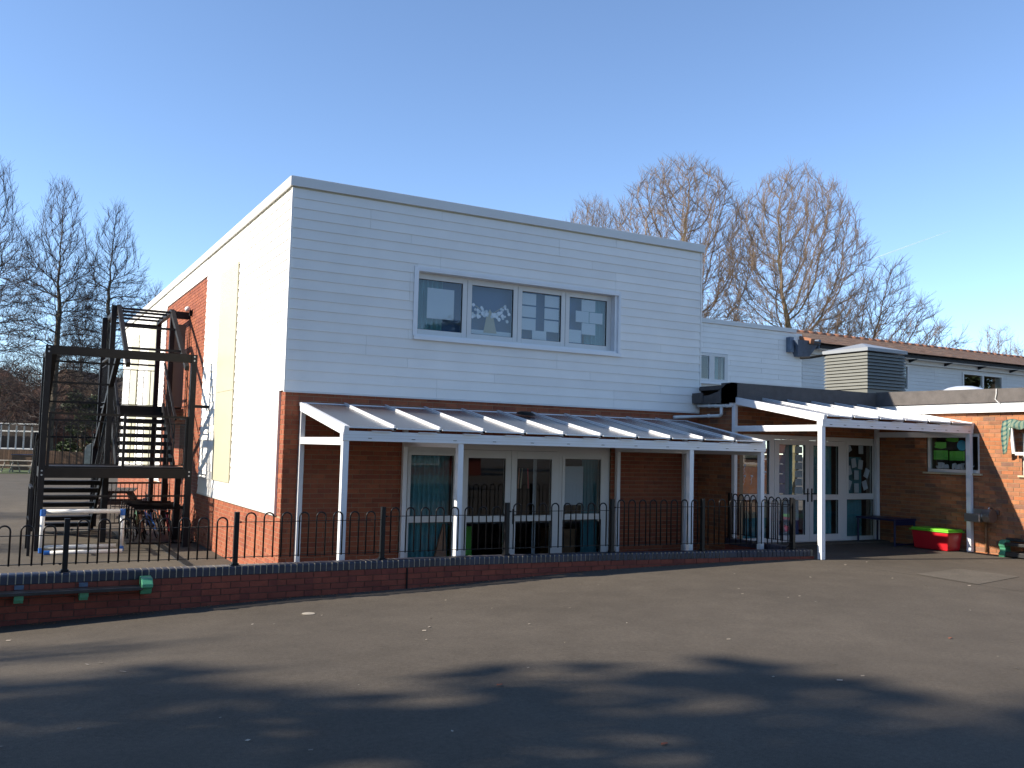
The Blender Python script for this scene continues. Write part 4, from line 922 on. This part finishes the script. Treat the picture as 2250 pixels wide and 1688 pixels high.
# scooters and bikes parked under the stairs
def bike(x, y, ang, m, label, s=.75):
    t = thing('childs_bicycle', label, 'bicycle', (x, y, .03), 'bicycles leaning under the fire escape')
    def P(a, c, b=0): 
        lean = .16*c; return (x+s*a*math.cos(ang)-(b+lean)*math.sin(ang), y+s*a*math.sin(ang)+(b+lean)*math.cos(ang), .03+s*c)
    for a in (-.5, .5):
        MB().tube([P(a+.3*math.cos(k*math.pi/8), .32+.3*math.sin(k*math.pi/8)) for k in range(17)], .016, 6, False).build('wheel', 'seal', t)
        m_ = MB()
        for k in range(6): m_.tube([P(a, .32), P(a+.3*math.cos(k*math.pi/3), .32+.3*math.sin(k*math.pi/3))], .003, 4, False)
        m_.build('spokes', 'zinc', t)
    m_ = MB()
    for p, q in (((-.5, .32), (-.15, .62)), ((-.5, .32), (-.05, .3)), ((-.05, .3), (-.2, .8)), ((-.05, .3), (.38, .66)), ((-.17, .66), (.36, .72)), ((.5, .32), (.34, .86))): m_.tube([P(*p), P(*q)], .014, 6)
    m_.build('frame', m, t); MB().bar(P(-.32, .82), P(-.1, .82), .07, .04).build('saddle', 'seal', t); MB().tube([P(.34, .88, -.2), P(.36, .86), P(.34, .88, .2)], .012, 6).build('handlebar', 'zinc', t)
bike(-.45, 6.9, R(85), 'red', 'red child bicycle nearest the wall under the fire escape'); bike(-.72, 7.6, R(98), 'bluep', 'blue child bicycle leaning behind the red one under the stairs'); bike(-.98, 7.0, R(80), 'orange', 'orange child bicycle furthest from the wall under the stairs')
bike(-.42, 8.6, R(92), 'bplas', 'black bicycle behind the two nearest child bicycles'); bike(-.85, 8.9, R(80), 'green', 'green child bicycle at the back under the upper flight')
bike(-1.15, 8.1, R(100), 'bplas', 'dark scooter like bicycle at the left of the bicycle cluster')
sr = thing('cycle_rack', 'dark steel cycle rack hoops under the fire escape', 'cycle rack', (-.7, 7.6, .03))
for i in range(6): MB().tube([(-1.25, 6.7+i*.45, .03), (-1.25, 6.7+i*.45, .75), (-.2, 6.7+i*.45, .75), (-.2, 6.7+i*.45, .03)], .025, 6).build('hoop', 'steel', sr)
B(-1.4, -.1, 6.5, 9.2, .031, .06).build('base_plate', 'steel', sr)
ib = thing('play_house_front', 'pale arched wooden playhouse front by the distant hedge', 'playhouse', at(208, 58, .05))
p = at(208, 58, .05); MB().prism([(p.x-.42, .05), (p.x+.42, .05), (p.x+.42, 1.35), (p.x+.3, 1.7), (p.x, 1.9), (p.x-.3, 1.7), (p.x-.42, 1.35)], 1, p.y, p.y+.15).build('panel', 'oldwood', ib)
MB().box(p.x-.02, p.x+.02, p.y-.02, p.y-.001, .05, 1.5).build('joint', 'seal', ib)

# wall mounted bench rail with green brackets (playground side)
br = thing('wall_bench', 'black plastic slat bench on green brackets fixed along the low brick wall', 'bench', (-3.2, -2.75, .5))
B(-6, -2.27, -2.80, -2.63, .515, .54).build('slat', 'bplas', br, .004); B(-6, -2.27, -2.825, -2.80, .505, .54).build('slat', 'bplas', br, .004)
for x_ in (-5.6, -4.3, -3.5, -2.87):
    MB().box(x_-.045, x_+.045, -2.70, -2.605, .41, .514).box(x_-.045, x_+.045, -2.78, -2.70, .45, .504).build('bracket', 'green', br, .004)
    B(x_-.045, x_+.045, -2.625, -2.604, .545, .59).build('bracket_plate', 'lead', br)
MB().prism([(-2.60, .61), (-2.625, .64), (-2.76, .63), (-2.84, .57), (-2.84, .53), (-2.76, .515), (-2.74, .45), (-2.69, .44), (-2.60, .47)], 0, -2.29, -2.17).build('end_bracket', 'green', br, .008)
gb = thing('floor_bench', 'black plastic bench on a green moulded support at the foot of the right hand wall', 'bench', (11.98, -4.3, .5))
MB().prism([(11.99, .50), (11.80, .50), (11.79, .56), (11.83, .60), (11.83, .66), (11.80, .70), (11.80, .76), (11.86, .80), (11.99, .80)], 1, -3.93, -3.82).build('support', 'green', gb, .008)
MB().box(11.80, 11.97, -6.2, -3.93, .71, .76).box(11.82, 11.97, -6.2, -3.93, .52, .60).build('slat', 'bplas', gb, .006)
MB().box(11.96, 12.06, -6.2, -3.85, .78, .83).build('back_slat', 'bplas', gb, .006)

# red box, table, basin
bx = thing('storage_box', 'red plastic storage box with a lime green lid against the right hand wall', 'box', (11.85, -2.55, .5))
def tap(x0, x1, y0, y1, z0, z1, t): return MB().add([(x0+t, y0+t, z0), (x1-t, y0+t, z0), (x1-t, y1-t, z0), (x0+t, y1-t, z0), (x0, y0, z1), (x1, y0, z1), (x1, y1, z1), (x0, y1, z1)], [(3,2,1,0),(4,5,6,7),(0,1,5,4),(1,2,6,5),(2,3,7,6),(3,0,4,7)])
tap(11.56, 11.99, -3.0, -2.22, .505, .845, .035).build('tub', 'red', bx, .02); MB().box(11.53, 12.02, -3.03, -2.19, .845, .865).build('rim', 'limep', bx, .008); tap(11.56, 11.99, -3.0, -2.22, .90, .866, -.0).build('lid', 'limep', bx, .01)
tb = thing('play_table', 'dark blue metal framed play table in the shade by the courtyard doors', 'table', (11.75, -1.6, .5))
TX0, TX1, TY0, TY1 = 11.35, 11.98, -2.02, -1.10
B(TX0, TX1, TY0, TY1, .98, 1.02).build('table_top', 'dblue', tb, .01); B(TX0+.02, TX1-.02, TY0+.02, TY0+.05, .90, .98).build('apron', 'dblue', tb)
for x_ in (TX0+.03, TX1-.03):
    for y_ in (TY0+.03, TY1-.03): MB().tube([(x_, y_, .5), (x_, y_, .98)], .02, 8).build('leg', 'dblue', tb)
MB().tube([(TX0+.03, TY0+.03, .53), (TX1-.03, TY0+.03, .53)], .014, 8).build('foot_bar', 'dblue', tb)
bs = thing('hand_basin', 'stainless steel wash basin fixed to the brick wall right of the canopy post', 'basin', (11.95, -3.42, 1.15))
MB().box(11.74, 12.09, -3.50, -3.20, 1.08, 1.225).build('bowl', 'inox', bs, .012)
MB().tube([(11.90, -3.505, 1.20), (11.90, -3.66, 1.20)], .12, 14).build('hood', 'inox', bs, smooth=False)
MB().box(12.06, 12.095, -3.66, -3.16, 1.22, 1.30).build('splashback', 'inox', bs); MB().tube([(12.05, -3.55, 1.22), (12.05, -3.55, 1.33), (11.96, -3.55, 1.35), (11.93, -3.55, 1.31)], .014, 8).build('tap', 'inox', bs, smooth=True)
MB().tube([(12.05, -3.42, 1.08), (12.05, -3.42, .52)], .022, 8).build('waste_pipe', 'wood', bs, smooth=True)

# ------------------------------------------------------------------ trees
def colonize(rg, H, trunk_h, prof, n_attr, D=.45, lean=(0, 0), excurrent=0.0):
    """space colonisation; prof(t)->crown radius for t in 0..1 from crown base to the top"""
    nodes = [Vector((0, 0, 0))]; par = [-1]; step = D
    zt = trunk_h+(H-trunk_h)*excurrent; k = int(zt/step)
    w_ = Vector((0, 0))
    for i in range(1, k+1):
        w_ += Vector((rg.uniform(-.05, .05), rg.uniform(-.05, .05)))
        nodes.append(Vector((lean[0]*i*step/H+w_.x, lean[1]*i*step/H+w_.y, i*step))); par.append(i-1)
    att = []
    zb = trunk_h*.75
    while len(att) < n_attr:
        t = rg.random()**.85; a = rg.uniform(0, 6.283); r_ = prof(t)*math.sqrt(rg.random())
        z_ = zb+(H-zb)*t; att.append(Vector((lean[0]*z_/H+r_*math.cos(a), lean[1]*z_/H+r_*math.sin(a), z_)))
    di, dk = 7.0, step*1.65; nch = [0]*len(nodes)
    for it in range(140):
        kd = kdtree.KDTree(len(nodes))
        for i, q in enumerate(nodes): kd.insert(q, i)
        kd.balance(); pull = {}; keep = []
        for a in att:
            co, i, dist = kd.find(a)
            if dist < dk: continue
            keep.append(a)
            if dist < di: pull.setdefault(i, Vector()); pull[i] += (a-co).normalized()
        att = keep
        if not pull: break
        seen = 0
        for i, v in pull.items():
            if v.length < .05: v = Vector((rg.uniform(-1, 1), rg.uniform(-1, 1), .5))
            pd = (nodes[i]-nodes[par[i]]).normalized() if par[i] >= 0 else Vector((0, 0, 1))
            if nch[i] >= 3: continue
            d_ = (v.normalized()*.8+pd*.45+Vector((rg.uniform(-.25, .25), rg.uniform(-.25, .25), .10))).normalized()
            nodes.append(nodes[i]+d_*step); par.append(i); nch.append(0); nch[i] += 1; seen += 1
        if len(nodes) > 7000 or not seen: break
    return nodes, par
def tree_mesh(seed, H, trunk_h, prof, n_attr, tip=.011, tw=3, tl=(.5, 1.1), D=.45, lean=(0, 0), exc=0.0, expo=2.0, up=.45):
    rg = random.Random(seed); nodes, par = colonize(rg, H, trunk_h, prof, n_attr, D, lean, exc)
    n = len(nodes); ch = [[] for _ in range(n)]
    for i in range(1, n): ch[par[i]].append(i)
    rad = [0]*n
    for i in range(n-1, -1, -1): rad[i] = (sum(rad[c_]**expo for c_ in ch[i]))**(1/expo) if ch[i] else tip
    big, small = MB(), MB()
    def seg(mb_, a, b, ra, rb_, k):
        d_ = (b-a); 
        if d_.length < 1e-4: return
        d_.normalize(); u = d_.cross(Vector((.31, .17, .93))); 
        if u.length < .1: u = d_.cross(Vector((1, 0, 0)))
        u.normalize(); v = d_.cross(u); bse = len(mb_.v)
        for p_, r_ in ((a, ra), (b, rb_)):
            for j in range(k): t = 6.2832*j/k; mb_.v.append(tuple(p_+(u*math.cos(t)+v*math.sin(t))*r_))
        for j in range(k): mb_.f.append((bse+j, bse+(j+1)%k, bse+k+(j+1)%k, bse+k+j)); mb_.r.append(0)
    for i in range(1, n):
        r0 = rad[par[i]] if len(ch[par[i]]) == 1 else min(rad[par[i]], rad[i]*1.25); r1 = rad[i]
        if i < 6: r0 = rad[par[i]]*(1.25 if par[i] == 0 else 1)
        seg(big if r1 > .035 else small, nodes[par[i]], nodes[i], r0, r1, 7 if r1 > .08 else (5 if r1 > .035 else 3))
        if r1 < .05:
            pd = (nodes[i]-nodes[par[i]]).normalized(); cnt = tw if not ch[i] else max(1, tw-1)
            for _ in range(cnt):
                d_ = (pd+Vector((rg.gauss(0, .42), rg.gauss(0, .42), rg.gauss(up*.5, .3)))).normalized(); p_ = nodes[i].copy() if rg.random() < .6 else nodes[par[i]].lerp(nodes[i], rg.random()); l_ = rg.uniform(*tl)
                q = p_+d_*l_*.5; d2 = (d_+Vector((rg.gauss(0, .2), rg.gauss(0, .2), up*.35))).normalized(); q2 = q+d2*l_*.5
                seg(small, p_, q, tip*.75, tip*.6, 3); seg(small, q, q2, tip*.6, tip*.35, 3)
                if True:
                    d3 = (d_+Vector((rg.gauss(0, .6), rg.gauss(0, .6), up*.5))).normalized(); seg(small, q, q+d3*l_*.4, tip*.5, tip*.3, 3)
    return big, small
def make_tree(name, meshes, loc, rot, scale, label, group=None, cat='tree', sz=None):
    t = thing(name, label, cat, loc, group); t.rotation_euler = (0, 0, rot); t.scale = (scale, scale, sz or scale)
    for nm, me in meshes: o = bpy.data.objects.new(nm, me); COL.objects.link(o); o.parent = t
    return t
def meshes(bs, mb1, mb2): return [('trunk', bs[0].mesh('trunk', mb1)), ('twigs', bs[1].mesh('twigs', mb2))]
fan = lambda R_: (lambda t: R_*(.45+.8*math.sin(math.pi*min(1, t*.78+.10)))*(1.08 if t < .8 else max(.35, 1.08-(t-.8)/.3)))
ell = lambda R_, c: (lambda t: R_*math.sqrt(max(.03, 1-((t-c)/(1-c if t > c else c*1.02))**2)))
tA = meshes(tree_mesh(21, 16.7, 7.5, ell(2.75, .55), 7000, .0085, 5, (.35, .9), .27), 'barkg', 'twig')
tB = meshes(tree_mesh(22, 16.2, 8.0, ell(3.05, .45), 8000, .0085, 5, (.35, .9), .27), 'barkg', 'twig')
tL = meshes(tree_mesh(23, 20.0, 3.2, lambda t: 2.5*(.75+.45*math.sin(math.pi*t))*(1 if t < .6 else 1-(t-.6)*1.7), 6000, .0135, 4, (.6, 1.4), .36, exc=.55, up=.7), 'bark', 'twigd')
tL2 = meshes(tree_mesh(29, 20.0, 2.5, lambda t: 2.3*(.8+.4*math.sin(math.pi*t))*(1 if t < .6 else 1-(t-.6)*1.7), 5500, .0135, 4, (.6, 1.4), .36, exc=.68, up=.7), 'bark', 'twigd')
tD = meshes(tree_mesh(24, 10.5, 3.0, lambda t: 3.3*(.5+.8*math.sin(math.pi*min(1, t+.1)))*(1 if t < .6 else 1-(t-.6)*1.5), 5500, .0085, 4, (.35, .8), .25, lean=(2.6, -1.0)), 'barkg', 'twig')
ZB = 42
gt_ = 'bare winter trees behind the buildings'
make_tree('bare_tree', tA, at(1492, 44), R(20), 1.32, 'multi stemmed bare tree rising behind the right end of the main roof', gt_, sz=.98)
make_tree('bare_tree', tB, at(1742, 42), R(0), 1.14, 'large spreading bare tree directly behind the link block roof', gt_, sz=.95)
make_tree('bare_tree', tD, at(1812, 44), -YAW, 1.08, 'low bare tree leaning right above the tiled roof', gt_)
make_tree('bare_tree', tA, at(1300, 62), R(140), 1.0, 'small faint bare treetop above the middle of the main roofline', gt_, sz=1.16)
make_tree('bare_tree', tD, at(1590, 62), R(120), 1.25, 'low bare tree behind and between the two large ones', gt_)
make_tree('bare_tree', tD, at(2205, 66), R(60), 1.16, 'distant bare treetop at the far right above the tiled roof', gt_)
gl_ = 'tall bare trees beyond the fire escape'
make_tree('bare_tree', tL, at(112, 62), R(30), 1.0, 'tall bare tree whose trunk rises left of the fire escape', gl_, sz=.98)
make_tree('bare_tree', tL2, at(232, 62), R(100), .96, 'tall straight bare tree whose trunk rises behind the fire escape posts', gl_, sz=.90)
make_tree('bare_tree', tL, at(-40, 58), R(200), .98, 'bare tree cut off by the left edge of the view', gl_)
make_tree('bare_tree', tL2, at(330, 88), R(10), .85, 'fainter bare tree behind the staircase roof frame', gl_)
make_tree('bare_tree', tL, at(170, 90), R(80), .8, 'distant thin bare tree between the two tall ones', gl_)
for i, (px, Z, s_) in enumerate(((60, 80, .5), (150, 84, .55), (270, 80, .5), (200, 76, .42))):
    make_tree('bare_tree', tA, at(px, Z), R(60*i), s_, ('small bare tree beyond the hedge at far left', 'small bare tree beyond the hedge between the tall trunks', 'small bare tree low behind the right side of the staircase', 'low bare tree behind the evergreen shrub')[i], gl_)

# leafy evergreens: leaf sized faces through the crown volume
def leafy(seed, blobs, n, size):
    rg = random.Random(seed); m_ = MB()
    for i in range(n):
        c, r_ = rg.choices(blobs, weights=[b[1]**2 for b in blobs])[0]
        v = Vector((rg.gauss(0, 1), rg.gauss(0, 1), rg.gauss(0, 1))).normalized()*r_*rg.uniform(.55, 1.08)
        p_ = Vector(c)+Vector((v.x, v.y, v.z*.85)); p_ += Vector((rg.gauss(0, .06), rg.gauss(0, .06), rg.gauss(0, .06)))
        a = Vector((rg.gauss(0, 1), rg.gauss(0, 1), rg.gauss(0, .6))).normalized()*size*rg.uniform(.6, 1.3); b = a.cross(Vector((rg.gauss(0, 1), rg.gauss(0, 1), rg.gauss(0, 1)))).normalized()*size*.45
        m_.add([p_-a, p_+b, p_+a, p_-b], [(0,1,2,3)], rg.random())
    return m_
def blobs(seed, R_, H, n, z0): 
    rg = random.Random(seed); o_ = []
    for i in range(n):
        t = rg.random(); a = rg.uniform(0, 6.283); rr = R_*(.3+.7*math.sin(math.pi*(.15+.75*t)))*rg.uniform(.3, 1); o_.append(((rr*math.cos(a), rr*math.sin(a), z0+(H-z0)*t), rg.uniform(.5, 1.1)*R_*.36))
    return o_
ev = [('trunk', MB().tube([(0, 0, 0), (.05, 0, 2), (0, .1, 4), (.1, 0, 6.5)], [.22, .18, .12, .04], 8).mesh('trunk', 'bark')), ('crown', leafy(31, blobs(5, 2.6, 8.5, 26, 1.6), 9000, .16).mesh('crown', 'leaf'))]
# planted left of the view; they throw the foreground shade
gs = 'evergreen trees along the playground edge left of the view'
for i, (x_, y_, s_) in enumerate(((-17, -8.5, 1.75), (-23.5, -7.2, 2.2), (-14.5, -13.5, 1.3), (-20.5, -14.5, 1.75), (-15, -19, 1.4), (-29, -9.5, 2.3), (-32, -5.0, 2.7), (-26, -12.5, 2.5))):
    make_tree('evergreen_tree', ev, (x_, y_, .2), i*1.3, s_, 'evergreen tree %s left of the playground, shading the foreground' % ('nearest the terrace', 'second in the near row', 'in the middle of the near row', 'in the middle of the second row', 'nearest the viewer', 'farthest away in the row', 'farthest back in the second row', 'lowest and closest')[i], gs)
make_tree('bare_tree', tL2, (-24, 1.1, .1), .4, .62, 'taller bare tree beyond the left playground edge casting thin streaks of shade', 'bare trees left of the view')
make_tree('bare_tree', tL2, (-20, -.4, .1), 1.9, .5, 'shorter bare tree beyond the left playground edge casting thin streaks of shade', 'bare trees left of the view')
make_tree('bare_tree', tL, (-26, 12.5, .1), .4, .7, 'spreading bare tree left of the terrace casting streaks of shade on the alley', 'bare trees left of the view')
make_tree('bare_tree', tL2, (-23, 20, .1), .9, .7, 'narrow bare tree left of the terrace casting streaks of shade on the alley', 'bare trees left of the view')
# evergreen shrub, brown hedge and climbing thicket in the left distance
make_tree('evergreen_shrub', ev, at(185, 66), .3, .85, 'dark green evergreen shrub seen between the staircase posts', None, 'shrub', .62)
make_tree('evergreen_shrub', ev, at(8, 76), 1.3, .9, 'dark evergreen crown above the brown thicket at the left edge', None, 'shrub', .72)
th = [('stems', None), ('twigs', None)]
bs = tree_mesh(41, 6.2, .6, lambda t: 4.2*math.sqrt(max(.02, 1-t*.8)), 4500, .013, 4, (.5, 1.0), .33, up=.3)
thm = meshes(bs, 'bark', 'twigr')
for i, (px, Z, s_, z_) in enumerate(((25, 70, 1.1, 1.15), (95, 74, 1.0, 1.0), (150, 70, .8, .6), (245, 68, .8, .65), (300, 70, .8, .65), (-25, 68, 1.2, 1.15))):
    make_tree('bare_thicket', thm, at(px, Z), i*1.1, s_, ('big brown leafless thicket at the left edge', 'brown leafless thicket left of the tall trunk', 'low brown thicket behind the left staircase post', 'low brown thicket seen through the landing rails', 'brown thicket behind the upper stair flight', 'brown thicket cut by the left edge of the view')[i], 'leafless thickets along the far boundary', 'shrub', z_)
# far houses and boundary on the left
def far_house(px, Z, w_, d_, h_, rh, label, yawr=0, wins=3):
    p_ = at(px, Z); t = thing('far_house', label, 'house', (p_.x, p_.y, 0)); t.rotation_euler = (0, 0, yawr)
    def add(mb_, nm, m_): o = bpy.data.objects.new(nm, mb_.mesh(nm, m_)); COL.objects.link(o); o.parent = t; return o
    add(MB().box(-w_/2, w_/2, 0, d_, 0, h_), 'wall', 'dbrick')
    add(MB().prism([(-.4, h_-.1), (d_/2, h_+rh), (d_+.4, h_-.1)], 0, -w_/2-.3, w_/2+.3), 'roof', 'roofb')
    for i in range(wins):
        x_ = -w_/2+(i+.5)*w_/wins
        for z_ in ((1.0, 3.6) if h_ > 4 else (1.0,)):
            f_ = add(frame_mesh(x_-.6, x_+.6, z_, z_+1.2, -.06, 0.02, [(x_-.53, x_-.04, z_+.07, z_+1.13), (x_+.04, x_+.53, z_+.07, z_+1.13)]), 'window', 'upvc')
            o = bpy.data.objects.new('pane', B(x_-.53, x_+.53, -.02, -.01, z_+.07, z_+1.13).mesh('pane', 'glass')); COL.objects.link(o); o.parent = f_
    return t
far_house(35, 92, 13, 9, 5.2, 4.0, 'far brick house with an orange brown roof behind the thicket', R(62), 2)
far_house(300, 96, 12, 9, 5.4, 3.6, 'far house roof glimpsed behind the staircase', R(58), 2)
cv = thing('conservatory', 'white framed glazed lean-to beyond the boards at the far left', 'building', at(20, 62))
a_ = at(-60, 63); b_ = at(92, 63); dr = (b_-a_).normalized(); L_ = (b_-a_).length
MB().bar(a_+Vector((0, 0, 2.1))+Vector((0, .6, 0)), b_+Vector((0, 0, 2.1))+Vector((0, .6, 0)), .2, 2.0).build('dark_interior', 'darkw', cv)
for z_ in (1.35, 2.55, 3.05): MB().bar(a_+Vector((0, 0, z_)), b_+Vector((0, 0, z_)), .08, .09).build('transom', 'upvc', cv)
for i in range(10): q = a_.lerp(b_, i/9); MB().bar(q+Vector((0, 0, 1.35)), q+Vector((0, 0, 3.05)), .1, .1).build('mullion', 'upvc', cv)
MB().bar(a_+Vector((0, 0, .65)), b_+Vector((0, 0, .65)), .2, 1.3).build('base_wall', 'darkw', cv)
bf = thing('board_fence', 'brown close boarded fence along the far side of the grass', 'fence', at(100, 56))
a_ = at(-70, 61); b_ = at(420, 61)
fbm = MB().box(-.07, .07, -.012, .012, 0, 1.25).mesh('board', 'fence'); nb = 95
for i in range(nb):
    q = a_.lerp(b_, i/nb); o = bpy.data.objects.new('board', fbm); COL.objects.link(o); o.parent = bf; o.location = Vector((q.x, q.y, .03+random.uniform(-.02, .02)))-bf.location; o.rotation_euler = (0, 0, -YAW)
for z_ in (.3, 1.0): MB().bar(a_+Vector((0, .03, z_)), b_+Vector((0, .03, z_)), .04, .08).build('rail', 'fence', bf)
tp = thing('garden_store', 'low boarded store with a dark blue cover on the far grass', 'store', at(64, 59, .05))
MB().bar(at(44, 59, .5), at(88, 59, .5), 1.0, .95).build('body', 'fence', tp); MB().bar(at(43, 59, 1.02), at(89, 59, 1.05), 1.1, .06).build('cover', 'dblue', tp)

# across the playground, behind the camera: seen only as reflections in the glass
bk = thing('opposite_block', 'low red brick school building across the playground behind the viewer', 'building', (2, -38, 0))
B(-16, 22, -42, -36, .4, 2.2).build('wall', 'dbrick', bk); B(-16.4, 22.4, -42.4, -35.6, 2.2, 2.4).build('roof', 'felt', bk)
for i in range(8): f_ = B(-14+i*4.4, -11.6+i*4.4, -35.99, -35.94, 1.1, 1.9).build('window', 'upvc', bk); B(-13.9+i*4.4, -11.7+i*4.4, -35.935, -35.93, 1.2, 1.8).build('pane', 'glass', f_)
for i in range(6): make_tree('evergreen_tree', ev, (-20+i*9, -47, 0), i, 1.3, 'evergreen tree behind the building across the playground, %s of six from the left' % ('first', 'second', 'third', 'fourth', 'fifth', 'sixth')[i], 'evergreens behind the viewer')

for i, (x_, y_) in enumerate(((46, -16), (58, -24), (70, -20), (84, -30), (98, -26), (110, -40), (72, -40), (40, -30))):
    make_tree('evergreen_tree', ev, (x_, y_, 0), i*.9, 1.9, 'evergreen tree outside the right edge of the view, %s of eight' % ('first', 'second', 'third', 'fourth', 'fifth', 'sixth', 'seventh', 'eighth')[i], 'evergreens right of the view')

# faint vapour trail, far off and high
def far(px, py, Z): return CAM+(Fw+Rt2*((px-1125)/FPX)-Up2*((py-844)/FPX))*Z
cm = MT['contrail']; n = cm.node_tree; tr = n.nodes.new('ShaderNodeBsdfTransparent'); mx = n.nodes.new('ShaderNodeMixShader'); mx.inputs[0].default_value = .25
n.links.new(tr.outputs[0], mx.inputs[1]); n.links.new(n.nodes['Principled BSDF'].outputs[0], mx.inputs[2]); n.links.new(mx.outputs[0], n.nodes['Material Output'].inputs[0])
MB().tube([far(1922, 568, 4300), far(2000, 539, 4350), (far(2090, 506, 4400))], [2.4, 2.0, .8], 8).build('vapour_trail', 'contrail', smooth=True, label='faint white vapour trail slanting up the blue sky right of the bare trees', cat='contrail')
